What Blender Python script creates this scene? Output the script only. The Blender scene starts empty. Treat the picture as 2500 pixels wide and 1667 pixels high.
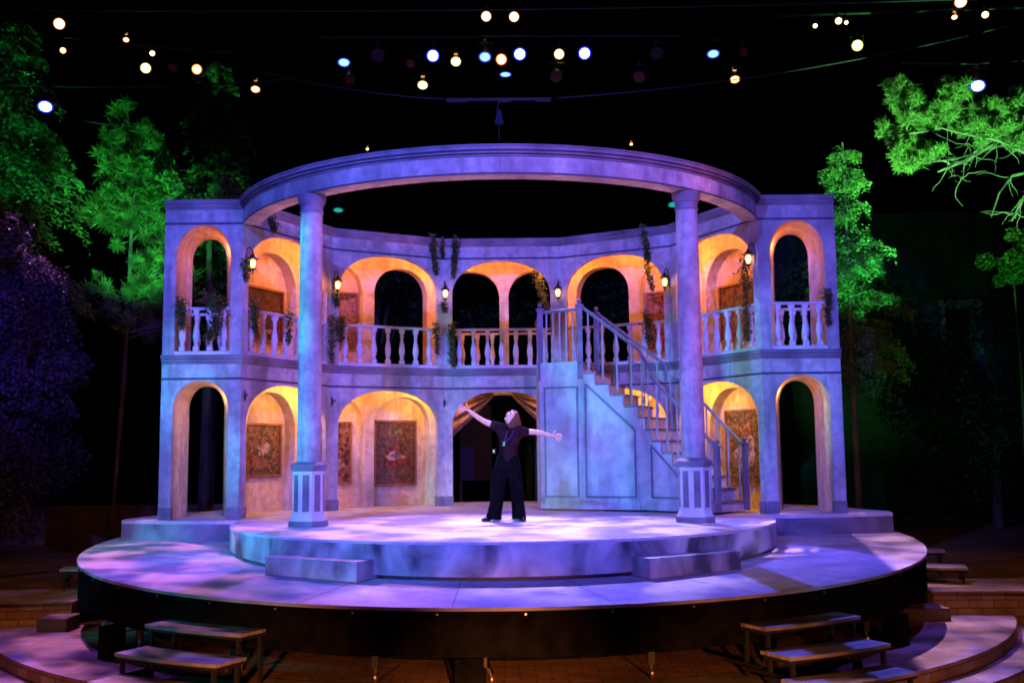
import bpy, math, random
import numpy as np
from mathutils import Vector, Matrix
R = math.radians
PI = math.pi
scn = bpy.context.scene
col = scn.collection
rnd = random.Random(7)

# ---------------------------------------------------------------- camera
yaw, pitch, roll = .0086, .1068, .0104
s_, c_ = math.sin(yaw), math.cos(yaw); sp, cp = math.sin(pitch), math.cos(pitch)
Fw = Vector((cp*s_, cp*c_, sp)); R0 = Vector((c_, -s_, 0)); U0 = Vector((-sp*s_, -sp*c_, cp))
Rt = math.cos(roll)*R0 - math.sin(roll)*U0; Up = math.sin(roll)*R0 + math.cos(roll)*U0
CAM = Vector((.0204, 0, .92))
cd = bpy.data.cameras.new('camera'); cam = bpy.data.objects.new('camera', cd); col.objects.link(cam)
cam.matrix_world = Matrix(((Rt.x, Up.x, -Fw.x, CAM.x), (Rt.y, Up.y, -Fw.y, CAM.y), (Rt.z, Up.z, -Fw.z, CAM.z), (0, 0, 0, 1)))
cd.sensor_width = 36; cd.lens = 35.96; cd.clip_end = 400; cd.clip_start = .05
cd.dof.use_dof = True; cd.dof.focus_distance = 6.0; cd.dof.aperture_fstop = 13.0
scn.camera = cam
# ---------------------------------------------------------------- world: night
w = bpy.data.worlds.new('World'); scn.world = w; w.use_nodes = True
nt = w.node_tree; bg = nt.nodes['Background']
bg.inputs[0].default_value = (.10, .12, .35, 1); bg.inputs[1].default_value = .0012
scn.view_settings.view_transform = 'Standard'; scn.view_settings.look = 'None'
scn.view_settings.exposure = 0; scn.view_settings.gamma = 1
scn.render.engine = 'CYCLES'
scn.cycles.max_bounces = 5; scn.cycles.diffuse_bounces = 3; scn.cycles.glossy_bounces = 2
scn.cycles.sample_clamp_indirect = 3.0
scn.cycles.filter_width = 1.7

# ---------------------------------------------------------------- lamps (the theatre's own rig, coloured by gels)
def spot(name, loc, tgt, color, power, deg, blend=.6, rad=.06, gobo=0, gscale=9, gseed=0.0, gmin=0.0, ghi=.62, glo=.40):
    ld = bpy.data.lights.new(name, 'SPOT'); ld.color = color; ld.energy = power
    ld.spot_size = R(deg); ld.spot_blend = blend; ld.shadow_soft_size = rad
    o = bpy.data.objects.new(name, ld); col.objects.link(o)
    o.location = loc
    o.rotation_euler = (Vector(tgt)-Vector(loc)).to_track_quat('-Z', 'Y').to_euler()
    if gobo:
        ld.use_nodes = True; t = ld.node_tree
        em = t.nodes['Emission']; tc = t.nodes.new('ShaderNodeTexCoord'); mp = t.nodes.new('ShaderNodeMapping')
        mp.inputs['Location'].default_value = (gseed, gseed*.7, 0)
        no = t.nodes.new('ShaderNodeTexNoise'); no.inputs['Scale'].default_value = gscale; no.inputs['Detail'].default_value = 3
        rp = t.nodes.new('ShaderNodeMapRange'); rp.inputs[1].default_value = glo; rp.inputs[2].default_value = ghi
        rp.inputs[3].default_value = gmin; rp.inputs[4].default_value = 1
        t.links.new(tc.outputs['Normal'], mp.inputs[0]); t.links.new(mp.outputs[0], no.inputs['Vector'])
        t.links.new(no.outputs[0], rp.inputs[0]); t.links.new(rp.outputs[0], em.inputs['Strength'])
    return o
def point(name, loc, color, power, rad=.04):
    ld = bpy.data.lights.new(name, 'POINT'); ld.color = color; ld.energy = power; ld.shadow_soft_size = rad
    o = bpy.data.objects.new(name, ld); col.objects.link(o); o.location = loc; return o
BLUE = (.08, .135, 1.0); VIO = (.20, .10, 1.0); CYAN = (.04, .50, 1.0); TEAL = (.08, .9, .75)
PINK = (1.0, .32, .45); AMB = (1.0, .25, .035); WARM = (1.0, .42, .07); GREEN = (.10, 1.0, .16)
# front-of-house washes
spot('front_wash_spot', (-4.5, 1.0, 7.5), (-.5, 15, 2.6), BLUE, 11000, 46, .5)
spot('front_wash_spot', (4.5, 1.0, 7.5), (.5, 15, 2.6), (.20, .115, 1.0), 6200, 46, .5)
# sides
spot('side_cyan_spot', (-9.5, 6.0, 2.6), (-3.2, 14.6, .6), (.03, .58, .85), 5600, 34, .6, gobo=1, gscale=10, gmin=.1)
spot('side_cyan_spot', (-6.5, 5.0, 2.0), (2.2, 15.4, .9), (.05, .52, .95), 2000, 22, .6, gobo=1, gscale=14, gseed=2, gmin=.1)
spot('side_teal_spot', (-10.5, 9.5, 4.5), (3.6, 15.9, 2.0), (.04, .80, .72), 4200, 13, .5)
spot('side_pink_spot', (9.5, 6.0, 5.0), (-2.4, 16, 2.2), (1.0, .20, .34), 2800, 30, .6, gobo=1, gscale=10, gseed=5, gmin=.4)
# ---------------------------------------------------------------- materials
def newmat(name):
    m = bpy.data.materials.new(name); m.use_nodes = True
    return m, m.node_tree, m.node_tree.nodes['Principled BSDF']
def mat(name, c1, c2=None, scale=4, detail=5, rough=.7, bump=0, metal=0, lo=.35, hi=.65, coords='Object', stretch=(1, 1, 1), spec=.3, distort=0):
    m, t, b = newmat(name)
    b.inputs['Roughness'].default_value = rough; b.inputs['Metallic'].default_value = metal
    b.inputs['Specular IOR Level'].default_value = spec
    if c2 is None:
        b.inputs['Base Color'].default_value = (*c1, 1); return m
    tc = t.nodes.new('ShaderNodeTexCoord'); mp = t.nodes.new('ShaderNodeMapping'); mp.inputs['Scale'].default_value = stretch
    no = t.nodes.new('ShaderNodeTexNoise'); no.inputs['Scale'].default_value = scale; no.inputs['Detail'].default_value = detail
    no.inputs['Distortion'].default_value = distort
    rp = t.nodes.new('ShaderNodeValToRGB'); rp.color_ramp.elements[0].position = lo; rp.color_ramp.elements[1].position = hi
    rp.color_ramp.elements[0].color = (*c1, 1); rp.color_ramp.elements[1].color = (*c2, 1)
    t.links.new(tc.outputs[coords], mp.inputs[0]); t.links.new(mp.outputs[0], no.inputs['Vector'])
    t.links.new(no.outputs[0], rp.inputs[0]); t.links.new(rp.outputs[0], b.inputs['Base Color'])
    if bump:
        bp = t.nodes.new('ShaderNodeBump'); bp.inputs['Strength'].default_value = bump; bp.inputs['Distance'].default_value = .02
        n2 = t.nodes.new('ShaderNodeTexNoise'); n2.inputs['Scale'].default_value = scale*6; n2.inputs['Detail'].default_value = 4
        t.links.new(mp.outputs[0], n2.inputs['Vector']); t.links.new(n2.outputs[0], bp.inputs['Height']); t.links.new(bp.outputs[0], b.inputs['Normal'])
    return m
def emit(name, c, s):
    m, t, b = newmat(name)
    b.inputs['Base Color'].default_value = (0, 0, 0, 1); b.inputs['Emission Color'].default_value = (*c, 1); b.inputs['Emission Strength'].default_value = s
    return m
def plastermat(name, base, dark, bumpy=.3, rough=.85, big=1.3, fine=9):
    m, t, b = newmat(name); b.inputs['Roughness'].default_value = rough; b.inputs['Specular IOR Level'].default_value = .25
    tc = t.nodes.new('ShaderNodeTexCoord'); out = None
    col_ = t.nodes.new('ShaderNodeRGB'); col_.outputs[0].default_value = (*base, 1); cur = col_.outputs[0]
    for sc, det, lo, hi, amt, st in ((big, 6, .34, .60, .75, (1, 1, .6)), (fine, 8, .30, .62, .45, (1, 1, 1)), (big*2.6, 4, .50, .72, .5, (2.2, 2.2, .35))):
        mp = t.nodes.new('ShaderNodeMapping'); mp.inputs['Scale'].default_value = st; mp.inputs['Location'].default_value = (sc*3, sc, sc*2)
        no = t.nodes.new('ShaderNodeTexNoise'); no.inputs['Scale'].default_value = sc; no.inputs['Detail'].default_value = det; no.inputs['Distortion'].default_value = .4
        rp = t.nodes.new('ShaderNodeMapRange'); rp.inputs[1].default_value = lo; rp.inputs[2].default_value = hi
        rp.inputs[3].default_value = amt if sc != big*2.6 else 0; rp.inputs[4].default_value = 0 if sc != big*2.6 else amt
        mx = t.nodes.new('ShaderNodeMixRGB'); mx.inputs[2].default_value = (*dark, 1)
        t.links.new(tc.outputs['Object'], mp.inputs[0]); t.links.new(mp.outputs[0], no.inputs['Vector']); t.links.new(no.outputs[0], rp.inputs[0])
        t.links.new(rp.outputs[0], mx.inputs[0]); t.links.new(cur, mx.inputs[1]); cur = mx.outputs[0]
    t.links.new(cur, b.inputs['Base Color'])
    n2 = t.nodes.new('ShaderNodeTexNoise'); n2.inputs['Scale'].default_value = 28; n2.inputs['Detail'].default_value = 5
    bp = t.nodes.new('ShaderNodeBump'); bp.inputs['Strength'].default_value = bumpy; bp.inputs['Distance'].default_value = .012
    t.links.new(tc.outputs['Object'], n2.inputs['Vector']); t.links.new(n2.outputs[0], bp.inputs['Height']); t.links.new(bp.outputs[0], b.inputs['Normal'])
    return m
M = {}
M['plaster'] = plastermat('plaster', (.58, .56, .55), (.15, .135, .15))
M['rear'] = plastermat('rear_plaster', (.74, .63, .46), (.26, .18, .11))
M['trim'] = mat('trim_paint', (.13, .12, .15), (.24, .22, .26), 3, 6, .7, bump=.1)
M['line'] = mat('groove_paint', (.07, .06, .10))
M['marble'] = mat('marbled_paint', (.07, .07, .09), (.62, .60, .62), 1.7, 8, .7, lo=.34, hi=.64, stretch=(1.2, 1, .8), distort=.5)
M['deck'] = plastermat('stage_deck_paint', (.68, .64, .68), (.40, .37, .42), .12, .55, 1.5, 6)
M['deck2'] = plastermat('lower_deck_paint', (.52, .50, .58), (.22, .21, .28), .15, .6, .9, 5)
M['seam'] = mat('seam', (.12, .10, .15))
M['black'] = mat('black_cloth', (.004, .004, .005), (.009, .008, .009), 6, 4, 1.0, spec=.0)
M['blackmetal'] = mat('black_steel', (.02, .02, .022), None, rough=.45)
M['dkwood'] = mat('deck_top', (.16, .15, .16), (.38, .36, .36), 3, 5, .6, stretch=(1, 6, 1))
M['steel'] = mat('caster_steel', (.6, .6, .6), None, rough=.35, metal=.9)
M['white'] = mat('painted_wood', (.55, .53, .55), (.72, .70, .70), 4, 5, .6)
M['stair'] = plastermat('stair_plaster', (.56, .58, .60), (.19, .19, .22), .12, .8, 1.1, 6)
M['rail'] = mat('rail_paint', (.12, .115, .16), (.20, .19, .24), 5, 4, .5)
M['spindle'] = mat('spindle_paint', (.26, .25, .29), (.38, .37, .40), 5, 4, .5)
M['frame'] = mat('picture_frame', (.16, .07, .03), (.26, .12, .05), 8, 4, .5)
M['iron'] = mat('lantern_iron', (.015, .013, .012), None, rough=.5)
M['skin'] = mat('skin', (.66, .42, .32), None, rough=.5)
M['shirt'] = mat('black_shirt', (.012, .005, .008), (.026, .011, .018), 9, 3, 1, spec=.03)
M['trouser'] = mat('black_trousers', (.002, .002, .0035), (.005, .0045, .007), 9, 3, 1, spec=.03)
M['hair'] = mat('brown_hair', (.06, .03, .02), (.14, .07, .04), 22, 3, .5, stretch=(1, 1, 4))
M['leather'] = mat('shoe_leather', (.012, .011, .012), None, rough=.25)
M['bark'] = mat('bark', (.03, .024, .018), (.09, .07, .055), 6, 6, .9, bump=.4, stretch=(1, 1, .3))
M['palebark'] = mat('pale_bark', (.06, .06, .05), (.15, .14, .12), 6, 6, .9, bump=.4, stretch=(1, 1, .3))
M['curtain'] = mat('curtain', (.15, .08, .045), (.24, .14, .08), 8, 3, .8)
M['lens_rim'] = mat('barrel', (.012, .012, .014), None, rough=.4)
def leafmat(name, a, b):
    m, t, bs = newmat(name)
    oi = t.nodes.new('ShaderNodeNewGeometry'); rp = t.nodes.new('ShaderNodeValToRGB')
    rp.color_ramp.elements[0].color = (*a, 1); rp.color_ramp.elements[1].color = (*b, 1)
    t.links.new(oi.outputs['Random Per Island'], rp.inputs[0]); t.links.new(rp.outputs[0], bs.inputs['Base Color'])
    bs.inputs['Roughness'].default_value = .6; bs.inputs['Specular IOR Level'].default_value = .2
    tr = t.nodes.new('ShaderNodeBsdfTranslucent'); mx = t.nodes.new('ShaderNodeMixShader'); mx.inputs[0].default_value = .3
    t.links.new(rp.outputs[0], tr.inputs[0]); t.links.new(bs.outputs[0], mx.inputs[1]); t.links.new(tr.outputs[0], mx.inputs[2])
    t.links.new(mx.outputs[0], t.nodes['Material Output'].inputs[0])
    return m
M['needle'] = leafmat('needles', (.08, .13, .05), (.18, .26, .08))
M['leaf'] = leafmat('leaves', (.05, .09, .03), (.13, .18, .06))
M['shadeleaf'] = leafmat('shaded_leaves', (.006, .014, .005), (.018, .035, .012))  # darker copy of the leaves, night shade put into the colour
M['dimleaf'] = leafmat('dimmed_leaves', (.02, .022, .03), (.055, .05, .08))  # darker bluish leaf copy, dimness and violet light put into the colour
M['ivy'] = leafmat('ivy_leaves', (.035, .06, .02), (.12, .15, .04))
def brickmat(name, c1, c2, cm, bw, bh, sc=1, coords='Object'):
    m, t, b = newmat(name)
    tc = t.nodes.new('ShaderNodeTexCoord'); br = t.nodes.new('ShaderNodeTexBrick'); br.inputs['Scale'].default_value = sc
    br.inputs['Color1'].default_value = (*c1, 1); br.inputs['Color2'].default_value = (*c2, 1); br.inputs['Mortar'].default_value = (*cm, 1)
    br.inputs['Brick Width'].default_value = bw; br.inputs['Row Height'].default_value = bh; br.inputs['Mortar Size'].default_value = .008
    t.links.new(tc.outputs[coords], br.inputs['Vector'])
    no = t.nodes.new('ShaderNodeTexNoise'); no.inputs['Scale'].default_value = 3; no.inputs['Detail'].default_value = 6
    t.links.new(tc.outputs['Object'], no.inputs['Vector'])
    mx = t.nodes.new('ShaderNodeMixRGB'); mx.blend_type = 'MULTIPLY'; mx.inputs[0].default_value = .7
    rp = t.nodes.new('ShaderNodeValToRGB'); rp.color_ramp.elements[0].position = .3; rp.color_ramp.elements[0].color = (.35, .35, .35, 1); rp.color_ramp.elements[1].position = .65
    t.links.new(no.outputs[0], rp.inputs[0]); t.links.new(br.outputs[0], mx.inputs[1]); t.links.new(rp.outputs[0], mx.inputs[2]); t.links.new(mx.outputs[0], b.inputs['Base Color'])
    bp = t.nodes.new('ShaderNodeBump'); bp.inputs['Strength'].default_value = .6; bp.inputs['Distance'].default_value = .02
    t.links.new(mx.outputs[0], bp.inputs['Height']); t.links.new(bp.outputs[0], b.inputs['Normal'])
    b.inputs['Roughness'].default_value = .85
    return m
M['pave'] = brickmat('brick_paving', (.34, .16, .09), (.46, .24, .14), (.12, .08, .06), .30, .11)
M['stonetop'] = brickmat('stone_coping', (.24, .19, .16), (.36, .29, .25), (.2, .16, .13), .7, .45)
M['riser'] = brickmat('brick_riser', (.30, .15, .08), (.45, .30, .20), (.15, .10, .07), .30, .10, coords='UV')

# ---------------------------------------------------------------- mesh helpers
class MB:
    def __init__(s): s.v = []; s.f = []
    def add(s, vs, fs):
        n = len(s.v); s.v += [tuple(v) for v in vs]; s.f += [tuple(i+n for i in f) for f in fs]
    def box(s, c, d, rz=0, rx=0):
        hx, hy, hz = d[0]/2, d[1]/2, d[2]/2
        m = Matrix.Rotation(rz, 3, 'Z') @ Matrix.Rotation(rx, 3, 'X'); c = Vector(c)
        vs = [c + m @ Vector((x*hx, y*hy, z*hz)) for x in (-1, 1) for y in (-1, 1) for z in (-1, 1)]
        s.add(vs, [(0, 1, 3, 2), (4, 6, 7, 5), (0, 4, 5, 1), (2, 3, 7, 6), (0, 2, 6, 4), (1, 5, 7, 3)])
    def prism(s, pts, z0, z1):
        n = len(pts); f0 = z0 if callable(z0) else (lambda x, y: z0); f1 = z1 if callable(z1) else (lambda x, y: z1)
        vs = [(p[0], p[1], f0(p[0], p[1])) for p in pts] + [(p[0], p[1], f1(p[0], p[1])) for p in pts]
        s.add(vs, [tuple(range(n))[::-1], tuple(range(n, 2*n))] + [(i, (i+1) % n, n+(i+1) % n, n+i) for i in range(n)])
    def tube(s, pts, r, n=8, cap=True):
        pts = [Vector(p) for p in pts]; k = len(pts)
        rs = r if isinstance(r, (list, tuple)) else [r]*k
        base = len(s.v); up = Vector((0, 0, 1))
        for i, p in enumerate(pts):
            d = (pts[min(i+1, k-1)]-pts[max(i-1, 0)]).normalized()
            a = d.cross(up) if abs(d.dot(up)) < .95 else d.cross(Vector((1, 0, 0)))
            a.normalize(); b = d.cross(a).normalized()
            for j in range(n):
                t = 2*PI*j/n; s.v.append(tuple(p + a*math.cos(t)*rs[i] + b*math.sin(t)*rs[i]))
        for i in range(k-1):
            for j in range(n):
                s.f.append((base+i*n+j, base+i*n+(j+1) % n, base+(i+1)*n+(j+1) % n, base+(i+1)*n+j))
        if cap: s.f.append(tuple(base+j for j in range(n))[::-1]); s.f.append(tuple(base+(k-1)*n+j for j in range(n)))
    def lathe(s, prof, n=16, c=(0, 0, 0), axis=None, sx=1, sy=1, off=0):
        q = Vector((0, 0, 1)).rotation_difference(Vector(axis)).to_matrix() if axis else Matrix.Identity(3)
        base = len(s.v); c = Vector(c)
        for r, z in prof:
            for j in range(n):
                t = 2*PI*(j+off)/n; s.v.append(tuple(c + q @ Vector((r*math.cos(t)*sx, r*math.sin(t)*sy, z))))
        for i in range(len(prof)-1):
            for j in range(n):
                s.f.append((base+i*n+j, base+i*n+(j+1) % n, base+(i+1)*n+(j+1) % n, base+(i+1)*n+j))
        s.f.append(tuple(base+j for j in range(n))[::-1]); s.f.append(tuple(base+(len(prof)-1)*n+j for j in range(n)))
    def sweep(s, path, prof, closed=False, caps=True, ccw=True):
        # prof: list of (offset towards viewer side, z); mitred
        P = [Vector((p[0], p[1])) for p in path]; n = len(P); O = []
        segs = n if closed else n-1
        nr = []
        for i in range(segs):
            d = (P[(i+1) % n]-P[i]).normalized(); nr.append(Vector((d.y, -d.x)))
        for i in range(n):
            if closed: a, b = nr[i-1], nr[i]
            else: a, b = nr[max(i-1, 0)], nr[min(i, segs-1)]
            m = (a+b).normalized(); O.append(m/max(.2, m.dot(b)))
        base = len(s.v); k = len(prof)
        for i in range(n):
            for o, z in prof: q = P[i]+O[i]*o; s.v.append((q.x, q.y, z))
        for i in range(segs):
            j = (i+1) % n
            for a in range(k):
                b = (a+1) % k
                s.f.append((base+i*k+a, base+j*k+a, base+j*k+b, base+i*k+b))
        if not closed and caps:
            s.f.append(tuple(base+a for a in range(k))); s.f.append(tuple(base+(n-1)*k+a for a in range(k))[::-1])
    def build(s, name, m, parent=None, smooth=False, bevel=0):
        me = bpy.data.meshes.new(name); me.from_pydata(s.v, [], s.f)
        import bmesh
        bm = bmesh.new(); bm.from_mesh(me); bmesh.ops.recalc_face_normals(bm, faces=bm.faces)
        if smooth:
            for f in bm.faces: f.smooth = True
            for e in bm.edges:
                if len(e.link_faces) == 2 and e.calc_face_angle(0) > R(38): e.smooth = False
        bm.to_mesh(me); bm.free()
        me.materials.append(m)
        o = bpy.data.objects.new(name, me); col.objects.link(o)
        if parent: o.parent = parent
        if bevel:
            bv = o.modifiers.new('bevel', 'BEVEL'); bv.width = bevel; bv.segments = 2; bv.limit_method = 'ANGLE'; bv.angle_limit = R(50)
        return o
def tag(o, label=None, cat=None, group=None, kind=None):
    if label: o['label'] = label
    if cat: o['category'] = cat
    if group: o['group'] = group
    if kind: o['kind'] = kind
    return o
def empty(name, loc=(0, 0, 0), rz=0):
    o = bpy.data.objects.new(name, None); col.objects.link(o); o.location = loc; o.rotation_euler.z = rz; o.empty_display_size = .1
    return o
def kids(o): return [c for c in bpy.data.objects if c.parent == o]
def copy_tree(o, parent=None):
    c = o.copy(); col.objects.link(c); c.parent = parent
    for ch in kids(o): copy_tree(ch, c)
    return c
def npmesh(name, V, F, m, parent=None):
    me = bpy.data.meshes.new(name); k = F.shape[1]
    me.vertices.add(len(V)); me.vertices.foreach_set('co', V.astype(np.float32).ravel())
    me.loops.add(F.size); me.loops.foreach_set('vertex_index', F.astype(np.int32).ravel())
    me.polygons.add(len(F)); me.polygons.foreach_set('loop_start', np.arange(0, F.size, k, dtype=np.int32))
    me.polygons.foreach_set('loop_total', np.full(len(F), k, dtype=np.int32)); me.update(calc_edges=True)
    me.materials.append(m); o = bpy.data.objects.new(name, me); col.objects.link(o)
    if parent: o.parent = parent
    return o
def circ(r, n, cx=0, cy=0, a0=0, a1=2*PI, ends=False):
    k = n if not ends else n-1
    return [(cx+r*math.cos(a0+(a1-a0)*i/k), cy+r*math.sin(a0+(a1-a0)*i/k)) for i in range(n)]

# ================================================================ GROUND AND TERRACES
FZ = -1.17
DC = (0, 14.77)
def uvriser(name, path, z0, z1, m, parent=None):
    me = bpy.data.meshes.new(name); vs = []; fs = []; uvs = []; L = 0
    Ls = [0]
    for a, b in zip(path, path[1:]): Ls.append(Ls[-1]+math.hypot(b[0]-a[0], b[1]-a[1]))
    for p in path: vs += [(p[0], p[1], z0), (p[0], p[1], z1)]
    for i in range(len(path)-1):
        fs.append((2*i, 2*i+2, 2*i+3, 2*i+1)); uvs += [(Ls[i], z0), (Ls[i+1], z0), (Ls[i+1], z1), (Ls[i], z1)]
    me.from_pydata(vs, [], fs); ul = me.uv_layers.new(); ul.data.foreach_set('uv', [c for u in uvs for c in u])
    me.materials.append(m); o = bpy.data.objects.new(name, me); col.objects.link(o)
    if parent: o.parent = parent
    return o
g = MB(); g.prism([(-150, -60), (150, -60), (150, 250), (-150, 250)], -2.2, -1.46)
tag(g.build('ground', M['pave']), 'dark brick ground around the theatre', kind='structure')
TC = (0, 15.4)
a0, a1 = PI*.93, PI*2.07
def ringpath(r, n=90): return circ(r, n, TC[0], TC[1], a0, a1, True)
g = MB(); g.prism(ringpath(7.15) + [(7.0, 22), (-7.0, 22)], -1.465, -1.305)
tag(g.build('lower_terrace', M['stonetop']), 'lower curved stone terrace step', kind='structure')
g = MB(); g.prism(ringpath(6.75) + [(6.6, 22), (-6.6, 22)], -1.31, FZ)
tag(g.build('pit_floor', M['pave']), 'brown brick floor under and around the round stage', kind='structure')
# pale stone coping ring on the pit floor
g = MB(); pa = ringpath(6.79); pb = ringpath(5.95)
g.v += [(p[0], p[1], FZ+.006) for p in pa] + [(p[0], p[1], FZ+.006) for p in pb]
n = len(pa); g.f += [(i, i+1, n+i+1, n+i) for i in range(n-1)]
cop = empty('curved_terrace_step', (0, 15.4, FZ)); tag(cop, 'curved brick faced terrace step ringing the round stage', 'step')
o = g.build('coping', M['stonetop'], cop); o.matrix_parent_inverse = Matrix.Translation((0, -15.4, -FZ))
o = uvriser('riser', ringpath(6.80), -1.305, FZ+.006, M['riser'], cop); o.matrix_parent_inverse = Matrix.Translation((0, -15.4, -FZ))
cop2 = empty('curved_terrace_step', (0, 15.4, -1.46)); tag(cop2, 'outer lower curved step with brick face, nearest the camera', 'step')
o = uvriser('riser', ringpath(7.19), -1.47, -1.303, M['riser'], cop2); o.matrix_parent_inverse = Matrix.Translation((0, -15.4, 1.46))
# rear ground either side, raised behind brick retaining walls
g = MB(); g.prism([(-150, 17.5), (-5.4, 13.25), (-4.5, 22), (4.5, 22), (5.35, 13.15), (150, 17.5), (150, 200), (-150, 200)], -1.3, -.90)
tag(g.build('upper_ground', mat('dirt', (.05, .03, .02), (.13, .075, .045), 1.5, 7, .95, bump=.3)), 'raised dark earth ground behind the brick walls', kind='structure')
for sx, lab in ((-1, 'low brick retaining wall left of the round stage'), (1, 'low brick retaining wall right of the round stage')):
    r = empty('brick_retaining_wall', (sx*7.2, 13.2, FZ)); tag(r, lab, 'wall', 'low brick retaining walls beside the stage')
    path = [(sx*5.4, 14.2), (sx*5.42, 13.14), (sx*7.4, 13.02), (sx*11, 13.2)]
    if sx < 0: path = path[::-1]
    o = uvriser('brick_face', path, -1.3, -.892, M['riser'], r); o.matrix_parent_inverse = Matrix.Translation((-sx*7.2, -13.2, -FZ))
    g = MB(); g.prism([(sx*5.38, 14.3), (sx*5.38, 13.10), (sx*7.4, 12.98), (sx*11, 13.16), (sx*11, 14.9), (sx*7, 14.3)], -.91, -.885)
    o = g.build('coping', M['stonetop'], r); o.matrix_parent_inverse = Matrix.Translation((-sx*7.2, -13.2, -FZ))
    g = MB(); g.box((0, 0, .075), (.36 if sx < 0 else .58, .42, .15)); b = g.build('step_block', M['riser'], None, bevel=.01)
    b.location = (-5.42 if sx < 0 else 5.1, 12.78, FZ+.006); tag(b, 'small brick step block at the foot of the %s retaining wall' % ('left' if sx < 0 else 'right'), 'step', 'small step blocks at the retaining walls')

# ================================================================ OUTER DISC (raked)
RAKE = .0306
def zo(x, y): return -.2725+RAKE*(y-14.7724)
RO, YO = 5.589, 14.772
root = empty('round_stage', (0, YO, FZ)); tag(root, 'big low round raked stage with black skirt on wheeled legs', 'stage')
inv = Matrix.Translation((0, -YO, -FZ))
def P(o): o.matrix_parent_inverse = inv; return o
g = MB(); g.prism(circ(RO, 160, 0, YO), lambda x, y: zo(x, y)-.03, zo); P(g.build('deck', M['deck2'], root))
g = MB(); g.prism(circ(RO-.015, 160, 0, YO), lambda x, y: zo(x, y)-.43, lambda x, y: zo(x, y)-.031); P(g.build('skirt', M['black'], root))
g = MB(); g.prism(circ(4.3, 80, 0, YO), FZ+.02, lambda x, y: zo(x, y)-.42); P(g.build('under_stage_dark', M['black'], root))  # added black drum, stands in for the shade under the stage
g = MB()
for k in range(24):
    a = 2*PI*(k+.5)/24; A = Vector((math.cos(a)*3.3, math.sin(a)*3.3+YO)); B = Vector((math.cos(a+.05)*(RO-.003), math.sin(a+.05)*(RO-.003)+YO))
    d = (B-A).normalized(); nn = Vector((-d.y, d.x))*.005
    q = [A+nn, B+nn, B-nn, A-nn]; g.add([(p.x, p.y, zo(p.x, p.y)+.0015) for p in q], [(0, 1, 2, 3)])
P(g.build('deck_seam', M['seam'], root))
leg = None
for k, a in enumerate([195, 207, 222, 240, 257, 268, 285, 300, 318, 333, 345]):
    x, y = math.cos(R(a))*5.25, math.sin(R(a))*5.25+YO
    g = MB(); g.box((x, y, (FZ+.13+zo(x, y)-.4)/2), (.06, .06, zo(x, y)-.4-FZ-.13)); lg = P(g.build('leg', M['blackmetal'], root))
    g = MB()
    for dx in (-.07, .07) if k % 2 else (0,):
        g.lathe([(.012, -.014), (.04, -.014), (.045, 0), (.04, .014), (.012, .014)], 14, (x+dx, y, FZ+.045), (1, .2, 0))
        g.tube([(x+dx, y, FZ+.05), (x+dx*.6, y, FZ+.14)], .014, 6)
    g.build('caster', M['steel'], lg)
# small nail heads on the skirt
g = MB()
for a in range(200, 341, 8):
    x, y = math.cos(R(a))*(RO-.01), math.sin(R(a))*(RO-.01)+YO; g.box((x, y, zo(x, y)-.06), (.016, .016, .016), R(a))
P(g.build('bolt_heads', M['steel'], root))

# ================================================================ INNER DISC
RI, YI = 3.638, 14.264
root = empty('round_platform', (0, YI, -.4)); tag(root, 'inner round platform with marbled painted sides, the person stands on it', 'platform')
inv2 = Matrix.Translation((0, -YI, .4))
g = MB(); g.prism(circ(RI, 140, 0, YI), -.03, 0); g.build('deck', M['deck'], root).matrix_parent_inverse = inv2
g = MB(); g.prism(circ(RI-.004, 140, 0, YI), lambda x, y: zo(x, y)+.045, -.0305); g.build('side_panel', M['marble'], root).matrix_parent_inverse = inv2
g = MB(); g.prism(circ(RI-.07, 100, 0, YI), lambda x, y: zo(x, y)-.02, lambda x, y: zo(x, y)+.05); g.build('toe_kick', M['seam'], root).matrix_parent_inverse = inv2
# step blocks
for sx, lab in ((-1, 'marbled step block against the left front of the inner platform'), (1, 'marbled step block against the right front of the inner platform')):
    a, b = Vector((sx*2.58, 11.28)), Vector((sx*1.50, 10.64)); d = (b-a).normalized(); nn = Vector((-d.y, d.x))*(-sx)
    if nn.y < 0: nn = -nn
    pts = [a, b, b+nn*.42, a+nn*.42]
    g = MB(); g.prism([(p.x, p.y) for p in pts], lambda x, y: zo(x, y)+.004, lambda x, y: -.185)
    tag(g.build('step_block', M['marble'], bevel=.006), lab, 'step', 'marbled step blocks on the round stage')
# rear platform under the pavilion
root = empty('rear_platform', (0, 16.5, -.3)); tag(root, 'wide marbled plinth carrying the two storey arcade', 'platform')
pts = [(-5.52, 15.15), (-5.45, 14.83), (-4.6, 14.58), (-3.3, 14.42), (3.3, 14.42), (4.6, 14.52), (5.55, 14.72), (5.62, 15.1), (5.2, 16.6), (3.9, 18.2), (1.5, 19.2), (-1.5, 19.2), (-3.9, 18.2), (-5.2, 16.6)]
inv3 = Matrix.Translation((0, -16.5, .3))
g = MB(); g.prism(pts, -.05, -.004); g.build('deck', M['deck'], root).matrix_parent_inverse = inv3
g = MB(); g.prism(pts, lambda x, y: min(zo(x, y), -.18)-.02, -.051)
g.build('side_panel', mat('dark_marble', (.10, .09, .13), (.26, .24, .30), 1.2, 7, .7, lo=.36, hi=.64, distort=1.2), root).matrix_parent_inverse = inv3

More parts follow.
